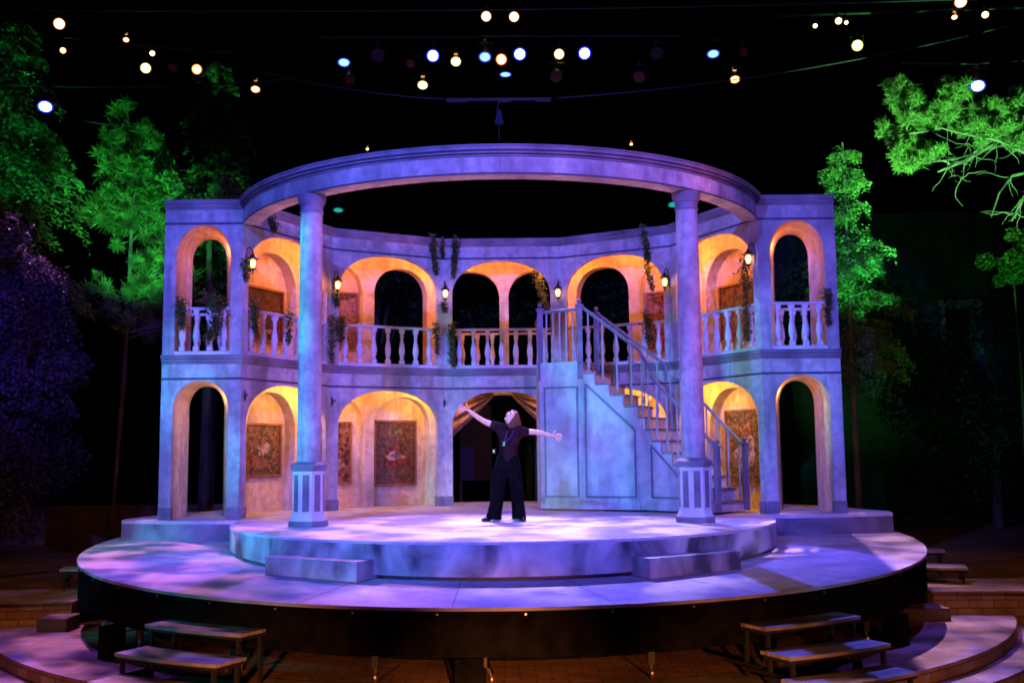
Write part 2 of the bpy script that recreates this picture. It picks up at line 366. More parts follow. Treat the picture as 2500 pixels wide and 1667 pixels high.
# ================================================================ PAVILION
H1, H2 = 2.348, 4.632
PV = [(-4.93, 14.81), (-3.783, 14.81), (-2.805, 16.79), (-1.015, 17.74), (1.015, 17.74), (2.805, 16.79), (3.783, 14.81), (4.93, 14.81)]
def offs(P_, o):
    out = []; P_ = [Vector(p) for p in P_]; n = []
    for a, b in zip(P_, P_[1:]): d = (b-a).normalized(); n.append(Vector((d.y, -d.x)))
    for i, p in enumerate(P_):
        if i == 0: out.append(p+n[0]*o)
        elif i == len(P_)-1: out.append(p+n[-1]*o)
        else: m = (n[i-1]+n[i]).normalized(); out.append(p+m*o/m.dot(n[i]))
    return out
QV = offs(PV, -.65)
pav = empty('arcaded_pavilion', (0, 16.5, 0)); tag(pav, 'curved two storey arcaded stage pavilion with ring beam on two tall columns', 'stage building')
pinv = Matrix.Translation((0, -16.5, 0))
def PP(o): o.matrix_parent_inverse = pinv; return o
def panel(g, A, B, z0, z1, ops, thk, N=28):
    """wall panel with arched openings; ops=(s0,s1,zbase,zspring,zapex)"""
    A = Vector(A); B = Vector(B); L = (B-A).length; d = (B-A)/L; nn = Vector((d.y, -d.x))
    S = [0.0]; info = []
    for (a, b, zb, zs, za) in ops:
        for i in range(N+1): S.append((a+b)/2-(b-a)/2*math.cos(PI*i/N))
    S.append(L); S = sorted(set(round(x, 6) for x in S))
    def V(s, z, k): p = A+d*s-nn*(thk*k); return (p.x, p.y, z)
    def q(a, b, c, e): g.add([a, b, c, e], [(0, 1, 2, 3)])
    def arch(op, s):
        a, b, zb, zs, za = op; u = max(-1, min(1, (s-(a+b)/2)/((b-a)/2))); return zs+(za-zs)*(max(0, 1-abs(u)**2.25))**.5
    for s0, s1 in zip(S, S[1:]):
        if s1-s0 < 1e-5: continue
        mid = (s0+s1)/2; op = next((o for o in ops if o[0] < mid < o[1]), None)
        if op is None:
            for k in (0, 1): q(V(s0, z0, k), V(s1, z0, k), V(s1, z1, k), V(s0, z1, k))
        else:
            zb = op[2]; e0, e1 = arch(op, s0), arch(op, s1)
            for k in (0, 1):
                q(V(s0, e0, k), V(s1, e1, k), V(s1, z1, k), V(s0, z1, k))
                if zb > z0+1e-4: q(V(s0, z0, k), V(s1, z0, k), V(s1, zb, k), V(s0, zb, k))
            q(V(s0, e0, 0), V(s1, e1, 0), V(s1, e1, 1), V(s0, e0, 1))
            if zb > z0+1e-4: q(V(s0, zb, 0), V(s1, zb, 0), V(s1, zb, 1), V(s0, zb, 1))
    q(V(0, z1, 0), V(L, z1, 0), V(L, z1, 1), V(0, z1, 1)); q(V(0, z0, 0), V(L, z0, 0), V(L, z0, 1), V(0, z0, 1))
    q(V(0, z0, 0), V(0, z1, 0), V(0, z1, 1), V(0, z0, 1)); q(V(L, z0, 0), V(L, z1, 0), V(L, z1, 1), V(L, z0, 1))
    for (a, b, zb, zs, za) in ops:
        for s in (a, b): q(V(s, zb, 0), V(s, zs, 0), V(s, zs, 1), V(s, zb, 1))
LB, LS, LA = 0, 1.38, 1.955
UB, US, UA = H1, 3.66, 4.25
fo = [(.17, .975), (.13, 2.06), (.12, 1.90), (.145, 1.87), (.12, 1.90), (.13, 2.06), (.17, .975)]
L7 = [(Vector(b)-Vector(a)).length for a, b in zip(PV, PV[1:])]
TH = .07
for i in range(7):
    a, b = fo[i] if i < 4 else (L7[i]-fo[i][1], L7[i]-fo[i][0])
    wing = i in (0, 6)
    e0 = .012 if i else 0
    g = MB(); panel(g, PV[i], PV[i+1], 0, H1-.1, [(a, b, 0, 1.56 if wing else LS, 1.98 if wing else LA)], TH); PP(g.build('lower_arch_wall', M['plaster'], pav))
    g = MB(); panel(g, PV[i], PV[i+1], H1, H2-.13, [(a, b, H1, 3.78 if wing else US, 4.27 if wing else UA)], TH); PP(g.build('upper_arch_wall', M['plaster'], pav))
# rear walls
LQ = [(QV[i+1]-QV[i]).length for i in range(7)]
def mir(L, ops): return [(L-b, L-a, zb, zs, za) for (a, b, zb, zs, za) in ops][::-1]
rlow = {0: [(.2, .7425, 0, 1.6, 1.94)], 1: [(.5, 1.70, 0, 1.30, 1.90)], 2: [(.15, .985, 0, 1.40, 1.89), (1.2, 2.25, 0, 1.40, 1.89)], 3: [(.12, 2.23, 0, 1.4, 1.93)]}
rup = {0: [(.2, .7425, H1, 3.85, 4.20)], 1: [(.46, 1.70, H1, 3.52, 4.16)], 2: [(.15, .985, H1, 3.65, 4.17), (1.195, 2.205, H1, 3.70, 4.18)], 3: [(.05, 1.135, H1, 3.70, 4.18), (1.30, 2.32, H1, 3.70, 4.18)]}
for i in range(7):
    j = i if i < 4 else 6-i
    ol = rlow[j] if i < 4 else mir(LQ[i], rlow[j]); ou = rup[j] if i < 4 else mir(LQ[i], rup[j])
    cut = .35; dd_ = (QV[i+1]-QV[i]).normalized()
    QA, QB = (QV[i]+dd_*cut if i == 1 else QV[i]), (QV[i+1]-dd_*cut if i == 5 else QV[i+1]); rt = .05 if i in (0, 6) else .20
    sh_ = cut if i == 1 else 0; ol2 = [(a-sh_, b-sh_, *r_) for a, b, *r_ in ol]; ou2 = [(a-sh_, b-sh_, *r_) for a, b, *r_ in ou]
    g = MB(); panel(g, QA, QB, 0, H1-.1, ol2, rt); PP(g.build('lower_rear_wall', M['rear'], pav))
    g = MB(); panel(g, QA, QB, H1, H2-.13, ou2, rt); PP(g.build('upper_rear_wall', M['rear'], pav))
    d = (QV[i+1]-QV[i]).normalized(); nn = Vector((d.y, -d.x))
    g = MB()
    def back(g, a, b, z0, z1):
        A_ = QV[i]+d*(a-.08)-nn*.227; B_ = QV[i]+d*(b+.08)-nn*.227
        g.box(((A_.x+B_.x)/2, (A_.y+B_.y)/2, (z0+z1)/2), ((B_-A_).length, .05, z1-z0), math.atan2(d.y, d.x))
    if j in (1, 2):
        for op in ol: back(g, op[0], op[1], 0, LA+.05)
        us = [op for op in ou if j == 1 or (op[1]-op[0]) < .9]
        for op in us: back(g, op[0], op[1], H1, UA)
        PP(g.build('niche_back', M['rear'], pav))
# wing barrel vaults and outer side walls
for sx in (-1, 1):
    for (z0, zs, za, zs2, za2, zt) in ((0, 1.56, 1.98, 1.6, 1.94, H1-.1), (H1, 3.78, 4.27, 3.85, 4.20, H2-.13)):
        g = MB(); N = 28; fa, fb = -4.93+.17, -4.93+.975; ra, rb = -4.93+.2, -4.93+.742; ring = []
        for (a, b, s0, a_, y) in ((fa, fb, zs, za, 14.86), (ra, rb, zs2, za2, 15.50)):
            pts = [(a, y, z0)]
            for k in range(N+1):
                u = -math.cos(PI*k/N); pts.append(((a+b)/2+(b-a)/2*u, y, s0+(a_-s0)*(max(0, 1-abs(u)**2.25))**.5))
            pts.append((b, y, z0)); ring.append([(x*-sx, y_, z) for x, y_, z in pts])
        n = len(ring[0]); g.v = ring[0]+ring[1]; g.f = [(k, k+1, n+k+1, n+k) for k in range(n-1)]
        PP(g.build('barrel_vault', M['rear'], pav, smooth=True))
        g = MB(); g.box((sx*4.91, 15.17, (z0+zt)/2), (.04, .60, zt-z0)); PP(g.build('side_wall', M['plaster'], pav))
# gallery deck and ceilings, cornices, string lines, plinths
def sw(name, m, prof, path=PV, par=pav, **k):
    g = MB(); g.sweep(path, prof, **k); o = g.build(name, m, par); return PP(o)
sw('gallery_floor', M['rear'], [(-.05, H1-.1), (-.05, H1-.001), (-.78, H1-.001), (-.78, H1-.1)])
sw('lower_ceiling', M['rear'], [(-.072, H1-.16), (-.072, H1-.105), (-.648, H1-.105), (-.648, H1-.16)])
sw('roof_slab', M['rear'], [(-.072, H2-.20), (-.072, H2-.01), (-.80, H2-.01), (-.80, H2-.20)])
def cornice(z1): return [(-.05, z1-.125), (.012, z1-.125), (.02, z1-.10), (.035, z1-.095), (.04, z1-.06), (.06, z1-.05), (.065, z1-.012), (.075, z1-.008), (.075, z1+.004), (-.05, z1+.004)]
sw('floor_cornice', M['trim'], cornice(H1))
RC, RR = (0, 16.25), 4.05
am = math.asin(3.80/RR)
arc = [(RR*math.sin(t), RC[1]-RR*math.cos(t)) for t in [(-am+2*am*i/80) for i in range(81)]]
sw('roof_cornice', M['trim'], cornice(H2))
sw('string_line', M['line'], [(.001, H1-.355), (.009, H1-.35), (.009, H1-.328), (.001, H1-.323)])
sw('string_line', M['line'], [(.001, H2-.355), (.009, H2-.35), (.009, H2-.328), (.001, H2-.323)])
# ring beam
rb = PP(MB().build('ring_beam', M['plaster'], pav)) if False else None
g = MB(); g.sweep(arc, [(0, H2-.35), (0, H2-.13), (-.24, H2-.13), (-.24, H2-.35)]); rb = PP(g.build('ring_beam', M['plaster'], pav, smooth=True))
g = MB(); g.sweep(arc, [(-.27, H2-.127), (.012, H2-.127), (.016, H2-.1), (.034, H2-.096), (.038, H2-.06), (.058, H2-.052), (.062, H2-.012), (.078, H2-.008), (.078, H2+.008), (-.27, H2+.008)])
o = g.build('beam_cornice', M['trim'], rb, smooth=True); o.matrix_parent_inverse = Matrix.Identity(4)
g = MB(); g.sweep(arc, [(0.001, H2-.35), (.008, H2-.348), (.008, H2-.328), (.001, H2-.325)]); o = g.build('beam_line', M['line'], rb)
for k in (-.095, -.056):
    g = MB(); g.sweep(arc, [(.03, H2+k-.005), (.064 if k > -.09 else .043, H2+k-.004), (.064 if k > -.09 else .043, H2+k+.004), (.03, H2+k+.005)]); g.build('beam_line', M['line'], rb)
g = MB(); g.box((.0, RC[1]-RR-.0015, H2-.24), (.006, .004, .22)); g.build('panel_seam', M['seam'], rb)
# plinths at piers: boxes following the wall line
def plinth(i, s0, s1, z0=0, z1=.17, o=.022, name='pier_base', m='trim'):
    A = Vector(PV[i]); d = (Vector(PV[i+1])-A).normalized(); nn = Vector((d.y, -d.x))
    p = [A+d*s0+nn*o, A+d*s1+nn*o, A+d*s1-nn*(TH+.02), A+d*s0-nn*(TH+.02)]
    g = MB(); g.prism([(q.x, q.y) for q in p], z0, z1-.02); c = A+d*(s0+s1)/2
    pc = Vector((sum(q.x for q in p)/4, sum(q.y for q in p)/4)); p2 = [pc+(q-pc)*.88 for q in p]
    n = len(g.v); g.v += [(q.x, q.y, z1-.02) for q in p] + [(q.x, q.y, z1) for q in p2]
    g.f += [(n+k, n+(k+1) % 4, n+4+(k+1) % 4, n+4+k) for k in range(4)] + [(n+4, n+5, n+6, n+7)]
    PP(g.build(name, M[m], pav))
for i in range(7):
    a, b = fo[i] if i < 4 else (L7[i]-fo[i][1], L7[i]-fo[i][0])
    plinth(i, 0.0 if i == 0 else .004, a+.012); plinth(i, b-.012, L7[i]+(0 if i == 6 else -.004))
# columns
def column(px):
    c = empty('column', (px, 13.2, 0)); c.parent = pav; c.matrix_parent_inverse = pinv
    g = MB(); g.lathe([(.152, .80), (.152, 1.2), (.148, 2.5), (.142, 4.05), (.142, 4.06)], 40); g.build('shaft', M['plaster'], c, smooth=True)
    g = MB(); g.lathe([(.143, 4.04), (.155, 4.045), (.155, 4.06), (.146, 4.07), (.146, 4.14), (.16, 4.15), (.165, 4.17), (.18, 4.20), (.185, 4.21), (.185, 4.278), (.1, 4.279)], 40); g.build('capital', M['trim'], c, smooth=True)
    g = MB(); g.lathe([(.25, 0), (.25, .055), (.215, .13), (.205, .15), (.205, .70), (.20, .71)], 8, off=.5); pd = g.build('pedestal', M['white'], c)
    g = MB(); g.lathe([(.207, .695), (.225, .715), (.232, .735), (.24, .745), (.24, .775), (.215, .79), (.16, .815), (.1, .816)], 8, off=.5); g.build('pedestal_cap', M['trim'], c)
    ap = .205*math.cos(PI/8)
    for k in range(8):
        a = 2*PI*k/8; g = MB(); g.box((math.cos(a)*(ap+.0005), math.sin(a)*(ap+.0005), .42), (.006, .085, .46), a)
        o = g.build('inset_panel', M['trim'], c); 
    g = MB(); g.lathe([(.2545, .0), (.2545, .05), (.235, .085), (.2, .086)], 8, off=.5); g.build('base_moulding', M['trim'], c)
for px in (-2.48, 2.45): column(px)
# balustrades
def baluster_mesh():
    g = MB(); h = .60
    g.box((0, 0, .03), (.075, .075, .06)); g.box((0, 0, h-.03), (.075, .075, .06))
    g.lathe([(.028, .06), (.040, .075), (.026, .10), (.037, .13), (.050, .19), (.051, .235), (.041, .31), (.025, .40), (.023, .44), (.039, .455), (.026, .47), (.030, .50), (.042, .54)], 14)
    o = g.build('baluster', M['white'], None, smooth=True); return o
bal0 = baluster_mesh(); bal_used = [0]
def balustrade(A, B, s0, s1, n, z, inset=.06, name='balustrade'):
    A = Vector(A); d = (Vector(B)-A).normalized(); nn = Vector((d.y, -d.x)); ang = math.atan2(d.y, d.x)
    b = empty(name, (0, 0, 0)); b.parent = pav; b.matrix_parent_inverse = pinv
    m_ = A+d*(s0+s1)/2-nn*inset; L = s1-s0
    g = MB(); g.box((m_.x, m_.y, z+.695), (L, .085, .024), ang); g.box((m_.x, m_.y, z+.676), (L, .055, .013), ang); g.build('handrail', M['white'], b)
    g = MB(); g.box((m_.x, m_.y, z+.034), (L, .085, .06), ang); g.build('bottom_rail', M['white'], b)
    for k in range(n):
        s = s0+L*(k+.5)/n; q = A+d*s-nn*inset
        o = bal0 if not bal_used[0] else bal0.copy()
        if bal_used[0]: col.objects.link(o)
        bal_used[0] = 1; o.parent = b; o.location = (q.x, q.y, z+.07); o.rotation_euler.z = ang
cnt = [4, 7, 7, 7, 7, 7, 4]
for i in range(7):
    a, b = fo[i] if i < 4 else (L7[i]-fo[i][1], L7[i]-fo[i][0])
    if i == 3:
        balustrade(PV[i], PV[i+1], a, b, 7, H1)
    else: balustrade(PV[i], PV[i+1], a, b, cnt[i], H1)
balustrade(QV[3], QV[4], .05, 1.135, 4, H1, .07); balustrade(QV[3], QV[4], 1.30, 2.32, 4, H1, .07)
balustrade(QV[0], QV[1], .2, .735, 3, H1, .07); balustrade(QV[6], QV[7], LQ[6]-.735, LQ[6]-.2, 3, H1, .07)

# ---------------------------------------------------------------- paintings (plain woven panels in frames)
def paintmat(name, cols, scale, seed):
    m, t, b = newmat(name); tc = t.nodes.new('ShaderNodeTexCoord'); mp = t.nodes.new('ShaderNodeMapping')
    mp.inputs['Location'].default_value = (seed*1.7, seed, 0)
    no = t.nodes.new('ShaderNodeTexNoise'); no.inputs['Scale'].default_value = scale; no.inputs['Detail'].default_value = 5
    vo = t.nodes.new('ShaderNodeTexVoronoi'); vo.inputs['Scale'].default_value = scale*3.2; vo.inputs['Randomness'].default_value = 1
    mx = t.nodes.new('ShaderNodeMixRGB'); mx.inputs[0].default_value = .35
    rp = t.nodes.new('ShaderNodeValToRGB'); e = rp.color_ramp.elements; e[0].position = .30; e[0].color = (*cols[0], 1); e[1].position = .72; e[1].color = (*cols[-1], 1)
    for k, c in enumerate(cols[1:-1]):
        x = e.new(.36+.30*(k+1)/len(cols)); x.color = (*c, 1)
    t.links.new(tc.outputs['Object'], mp.inputs[0]); t.links.new(mp.outputs[0], no.inputs['Vector']); t.links.new(mp.outputs[0], vo.inputs['Vector'])
    t.links.new(no.outputs[0], mx.inputs[1]); t.links.new(vo.outputs['Color'], mx.inputs[2]); t.links.new(mx.outputs[0], rp.inputs[0]); t.links.new(rp.outputs[0], b.inputs['Base Color'])
    b.inputs['Roughness'].default_value = .8
    return m
def painting(i, s0, s1, z0, z1, label, cols, scale, seed, blobs=(), proud=.006, depth=None):
    A = Vector(QV[i]); d = (QV[i+1]-A).normalized(); nn = Vector((d.y, -d.x)); q = A+d*(s0+s1)/2+nn*proud
    if depth is not None: q = A+d*(s0+s1)/2-nn*depth
    r = empty('painting', (q.x, q.y, z0), math.atan2(d.y, d.x)); tag(r, label, 'painting', 'framed tapestry paintings on the rear walls')
    W, H = s1-s0, z1-z0; t = .035
    g = MB(); g.box((0, -.02, t/2), (W, .04, t)); g.box((0, -.02, H-t/2), (W, .04, t)); g.box((-W/2+t/2, -.02, H/2), (t, .04, H-2*t)); g.box((W/2-t/2, -.02, H/2), (t, .04, H-2*t))
    g.build('frame', M['frame'], r)
    g = MB(); g.box((0, -.006, H/2), (W-2*t+.002, .012, H-2*t+.002)); c = g.build('canvas', paintmat('tapestry_paint', [tuple(x*.42 for x in q) for q in cols], scale, seed), r)
    for k, (bx, bz, bw, bh, colr) in enumerate(blobs):
        colr = tuple(x*.62 for x in colr)
        rr = random.Random(seed*10+k); n = 26
        pts = [(bx*W+math.cos(a)*bw*W/2*(1+.22*math.sin(3*a+seed)+.15*rr.uniform(-1, 1)), bz*H+math.sin(a)*bh*H/2*(1+.2*math.sin(2*a+k)+.15*rr.uniform(-1, 1))) for a in [2*PI*j/n for j in range(n)]]
        g = MB(); g.add([(p[0], -.0145-.0012*k, p[1]) for p in pts], [tuple(range(n))]); g.build('painted_shape', mat('paint_patch', tuple(x*.22 for x in colr), colr, 13, 6, .8, lo=.42, hi=.62), c)
DK = [(.03, .012, .008), (.12, .04, .02), (.22, .12, .05), (.40, .22, .13)]
painting(1, .50, 1.57, .55, 1.41, 'framed tapestry with pale rearing shape, lower storey left of left column', [(.02, .02, .012), (.10, .08, .03), (.30, .10, .05), (.45, .25, .12)], 7, 1, [(.10, .52, .30, .26, (.62, .45, .38)), (-.2, .3, .2, .3, (.35, .12, .06))], depth=.198)
painting(2, .22, .85, .40, 1.46, 'dark framed picture with orange patch, lower storey between column and pier', [(.03, .012, .02), (.08, .02, .03), (.30, .12, .08), (.55, .3, .2)], 6, 2, [(-.1, .68, .25, .32, (.65, .25, .08)), (.1, .3, .4, .2, (.55, .40, .35))], depth=.198)
painting(2, 1.265, 2.07, .34, 1.49, 'large framed tapestry with pale oval shape ringed in red, left of person', [(.05, .02, .012), (.12, .05, .03), (.20, .10, .06), (.32, .16, .09)], 11, 3, [(.0, .44, .62, .36, (.32, .08, .04)), (0, .46, .40, .15, (.60, .45, .38)), (.0, .83, .34, .14, (.25, .22, .08))], depth=.198)
painting(5, 2.014-1.53, 2.014-.58, .34, 1.56, 'tall framed tapestry with pale figure behind foot of staircase', [(.04, .02, .008), (.12, .07, .02), (.28, .15, .05), (.4, .25, .1)], 8, 4, [(.05, .42, .55, .40, (.62, .45, .35)), (.05, .74, .28, .22, (.55, .22, .08))], depth=.198)
painting(1, .56, 1.58, 2.72, 3.61, 'dark wide painting with small glowing shape, upper storey left', [(.02, .008, .006), (.05, .015, .01), (.10, .03, .015), (.25, .10, .05)], 3, 5, [(-.02, .36, .22, .26, (.60, .24, .10)), (.05, .2, .62, .10, (.55, .3, .18)), (.36, .62, .12, .2, (.3, .15, .15))], depth=.198)
painting(2, .22, .95, 2.75, 3.72, 'pink and violet mottled tapestry, upper storey left beside wall lantern', [(.06, .04, .12), (.25, .12, .22), (.5, .28, .32), (.6, .45, .45)], 11, 6, [(0, .9, .9, .1, (.22, .12, .03))], depth=.198)
painting(4, 2.398-.95, 2.398-.22, 2.62, 3.68, 'blue and red mottled tapestry, upper storey right above the staircase', [(.06, .03, .06), (.14, .07, .16), (.4, .16, .12), (.5, .3, .3)], 8, 7, [(0, .86, .92, .16, (.2, .07, .03))], depth=.198)
painting(5, 2.014-1.58, 2.014-.52, 2.68, 3.62, 'dark red brown tapestry, upper storey right behind balusters', [(.04, .012, .008), (.12, .03, .015), (.24, .09, .03), (.38, .2, .08)], 7, 8, [(-.1, .4, .25, .3, (.35, .12, .04))], depth=.198)

# ---------------------------------------------------------------- wall lanterns
M['glow'] = emit('lantern_flame', (1.0, .62, .22), 16)
m, t, b = newmat('lantern_glass'); b.inputs['Base Color'].default_value = (1, .62, .2, 1); b.inputs['Roughness'].default_value = .35
b.inputs['Transmission Weight'].default_value = .6; b.inputs['Emission Color'].default_value = (1, .36, .06, 1); b.inputs['Emission Strength'].default_value = .22; M['amber'] = m
def make_lantern():
    r = empty('wall_lantern'); 
    g = MB(); g.lathe([(.092, .132), (.097, .14), (.06, .175), (.034, .20), (.028, .22), (.012, .24), (.018, .255), (.004, .27)], 12); g.build('cap', M['iron'], r)
    g = MB(); g.lathe([(.028, -.03), (.050, .12), (.052, .133), (.02, .134)], 12); g.build('glass', M['amber'], r, smooth=True)
    g = MB(); g.lathe([(.004, -.01), (.032, .02), (.042, .06), (.030, .10), (.006, .125)], 14); g.build('flame', M['glow'], r, smooth=True)
    g = MB(); g.lathe([(.004, -.13), (.012, -.10), (.006, -.08), (.04, -.045), (.042, -.03), (.01, -.028)], 12); g.build('foot', M['iron'], r)
    g = MB(); g.tube([(0, 0, .26), (.015, .02, .31), (0, .06, .34), (0, .10, .31), (0, .11, .2), (0, .12, .12)], .009, 6); g.tube([(0, .12, .20), (0, .12, -.02)], .022, 8); g.build('bracket', M['iron'], r)
    return r
lan0 = make_lantern()
def vnorm(i):
    a = (Vector(PV[i])-Vector(PV[i-1])).normalized(); b = (Vector(PV[i+1])-Vector(PV[i])).normalized(); d = (a+b).normalized()
    return Vector((d.y, -d.x))
LL = {1: 'wall lantern at corner of left wing, highest on the left', 2: 'wall lantern just right of the left tall column', 3: 'wall lantern on pier left of the central upper arch', 4: 'wall lantern on pier right of the central upper arch, over the stair landing', 5: 'wall lantern just left of the right tall column', 6: 'wall lantern at corner of right wing, highest on the right'}
LZ = {1: 3.66, 2: 3.62, 3: 3.60, 4: 3.60, 5: 3.62, 6: 3.66}
for k in range(1, 7):
    o = lan0 if k == 1 else copy_tree(lan0)
    nv = vnorm(k); p = Vector(PV[k])+nv*.15
    if k in (1, 6):
        sg = -1 if k == 1 else 1
        p = Vector((-sg*0, 0)); p = Vector(PV[k])+Vector((-sg*.12, .10)); nv = Vector((-sg, .35)).normalized()
    o.scale = (.86, .86, .86); o.location = (p.x, p.y, LZ[k]); o.rotation_euler.z = math.atan2(nv.x, -nv.y)
    tag(o, LL[k], 'lantern', 'wall lanterns on the upper piers')
    point('lantern_bulb_light', (p.x+nv.x*.0, p.y+nv.y*.0, LZ[k]+.06), (1, .55, .2), 2.2, .03)
# bare iron hooks, lower storey
for k, lab in ((1, 'bare iron hook on the left wing corner'), (2, 'bare iron hook on pier beside the left column'), (3, 'bare iron hook on pier left of the central doorway')):
    nv = vnorm(k); p = Vector(PV[k]) + (nv*.012 if k > 1 else Vector((.05, .06)))
    g = MB(); g.box((0, 0, 0), (.018, .02, .14)); g.tube([(0, 0, .03), (0, -.09, .0), (0, -.1, .03)], .008, 6); g.tube([(0, 0, -.05), (0, -.07, .0)], .006, 6)
    o = g.build('iron_hook', M['iron']); o.location = (p.x, p.y, 1.76); o.rotation_euler.z = math.atan2(nv.x, -nv.y); tag(o, lab, 'hook', 'bare iron hooks on the lower piers')

# ---------------------------------------------------------------- ivy
def ivy(name, pts, r, n, label, size=.035, cat='vine', seed=1):
    rg = np.random.default_rng(seed); pts = np.array(pts, float); V = []; 
    seg = rg.integers(0, len(pts)-1, n) if len(pts) > 2 else np.zeros(n, int); t = rg.random(n)[:, None]
    n = int(n*1.35); seg = np.resize(seg, n); t = np.resize(t, (n, 1)); t = rg.random((n, 1)); c = pts[seg]*(1-t)+pts[seg+1]*t + rg.normal(0, r/1.35, (n, 3))*(1.15-.5*(seg[:, None]+t)/(len(pts)-1))*np.array([1, .6, 1])
    a = rg.normal(size=(n, 3)); a /= np.linalg.norm(a, axis=1)[:, None]; b = np.cross(a, rg.normal(size=(n, 3))); b /= np.linalg.norm(b, axis=1)[:, None]
    s = size*(.6+.8*rg.random((n, 1)))
    V = np.stack([c-a*s*.5, c+b*s*.4, c+a*s*.6, c-b*s*.4], 1).reshape(-1, 3); F = np.arange(4*n).reshape(n, 4)
    o = npmesh(name, V, F, M['ivy']); return tag(o, label, cat, 'trailing ivy on the pavilion')
def on(i, s, z, out=.06): A = Vector(PV[i]); d = (Vector(PV[i+1])-A).normalized(); nn = Vector((d.y, -d.x)); q = A+d*s+nn*out; return (q.x, q.y, z)
iv = [
 ([on(2, 1.78, 4.66), on(2, 1.82, 4.35), on(2, 1.86, 4.0)], .045, 420, 'thick ivy hanging from roof cornice, left strand above the pier'),
 ([on(2, 1.98, 4.66), on(2, 1.99, 4.30)], .03, 130, 'short thin ivy strand between two thick ones on the roof cornice'),
 ([on(3, .22, 4.66), on(3, .2, 4.3), on(3, .17, 3.95)], .045, 420, 'thick ivy hanging from roof cornice over edge of central arch'),
 ([on(3, .15, 3.1, .08), on(3, .14, 2.8, .07), on(3, .17, 2.38, .05)], .055, 480, 'yellowish ivy spilling over rail at left end of central balcony'),
 ([on(3, 1.62, 4.15, -.3), on(3, 1.70, 3.8, -.3), on(3, 1.85, 3.35, -.25)], .06, 620, 'yellow lit ivy hanging inside right side of central upper arch'),
 ([on(2, .13, 3.15, .08), on(2, .13, 2.75, .07)], .06, 360, 'ivy clump on balcony rail right of the left column'),
 ([on(2, 1.84, 3.12, .06), on(2, 1.88, 2.6, .05)], .035, 220, 'slim ivy on right end of the balcony left of the central one'),
 ([on(1, 2.1, 3.15, .08), on(1, 2.12, 2.4, .06)], .045, 300, 'ivy hanging on pier at right edge of left column'),
 ([on(1, .18, 3.15, .06), on(1, .24, 2.7, .05)], .045, 300, 'dark ivy on balcony rail just right of left wing'),
 ([on(1, 1.0, 3.1, .05), on(1, 1.02, 2.6, .05)], .05, 200, 'dark ivy on middle balusters beside the left column'),
 ([on(1, .02, 3.75, .04), on(1, .04, 3.45, .04)], .05, 200, 'ivy twined round lantern at left wing corner'),
 ([on(1, .5, 4.7, .05), on(1, .6, 4.4, .04), on(1, .66, 4.3, .04)], .055, 300, 'dark ivy drooping under ring beam at the left'),
 ([on(0, .27, 3.13, .07), on(0, .3, 2.75, .06)], .055, 340, 'ivy clump at left end of the left wing balcony'),
 ([on(0, .62, 3.15, .07), on(0, .85, 3.12, .07), on(0, .78, 2.7, .06), on(0, .66, 2.6, .06)], .075, 700, 'wide dark ivy over right half of left wing balcony'),
 ([on(4, .98, 4.6, .06), on(4, 1.6, 4.62, .06)], .02, 60, 'few ivy leaves along right roof cornice'),
 ([on(4, 1.60, 4.66, .07), on(4, 1.64, 4.3, .06), on(4, 1.66, 4.05, .05)], .045, 330, 'ivy hanging from roof cornice left of the right column'),
 ([on(4, 1.55, 4.1, -.2), on(4, 1.65, 3.6, -.2)], .05, 320, 'lit ivy inside the arch left of the right column'),
 ([on(4, 1.64, 3.18, .07), on(4, 1.66, 2.7, .06)], .055, 380, 'ivy clump on balcony rail above the stair, left of right column'),
 ([on(5, 1.95, 3.75, .05), on(5, 1.98, 3.2, .05), on(5, 1.96, 2.5, .05)], .055, 520, 'long dark ivy on pier beside the right wing'),
 ([on(6, .99, 3.2, .05), on(6, .98, 2.7, .04)], .045, 280, 'ivy at right end of the right wing balcony'),
 ([on(2, .04, 3.5, .05), on(2, .06, 3.35, .05)], .05, 130, 'ivy sprig below lantern right of the left column'),
 ([on(3, -.01, 3.5, .05), on(3, .03, 3.35, .05)], .04, 110, 'ivy sprig below lantern left of the central arch'),
]
for k, (pts, r, n, lab) in enumerate(iv): ivy('ivy', pts, r, n, lab, seed=k+3)

# ---------------------------------------------------------------- curtains in the central doorway
for sx in (-1, 1):
    g = MB(); nU, nV = 30, 14
    top = [(sx*(1.02-.85*u), 18.25, 1.93-.02*u) for u in [i/nU for i in range(nU+1)]]
    cx = lambda u: sx*(1.05-.98*u)
    for i in range(nU+1):
        u = i/nU
        for j in range(nV+1):
            v = j/nV
            x0, z0_ = sx*1.06, 1.93-.62*v; x1, z1_ = sx*(.18+.0*v), 1.93
            # swag: from apex down to tie at the side
            z = 1.96-v*(.98*(1-u)**.95+.03); x = sx*(1.08-.93*u) + sx*.05*v*(1-u)
            g.v.append((x, 18.12+.05*math.sin(v*22-2*u)+.02*math.sin(u*9), z))
    for i in range(nU):
        for j in range(nV): a = i*(nV+1)+j; g.f.append((a, a+1, a+nV+2, a+nV+1))
    o = g.build('curtain', M['curtain'], smooth=True); s = o.modifiers.new('thick', 'SOLIDIFY'); s.thickness = .012
    tag(o, 'brown gathered swag curtain tied to the %s of central doorway' % ('left' if sx < 0 else 'right'), 'curtain', 'swag curtains in the central doorway')

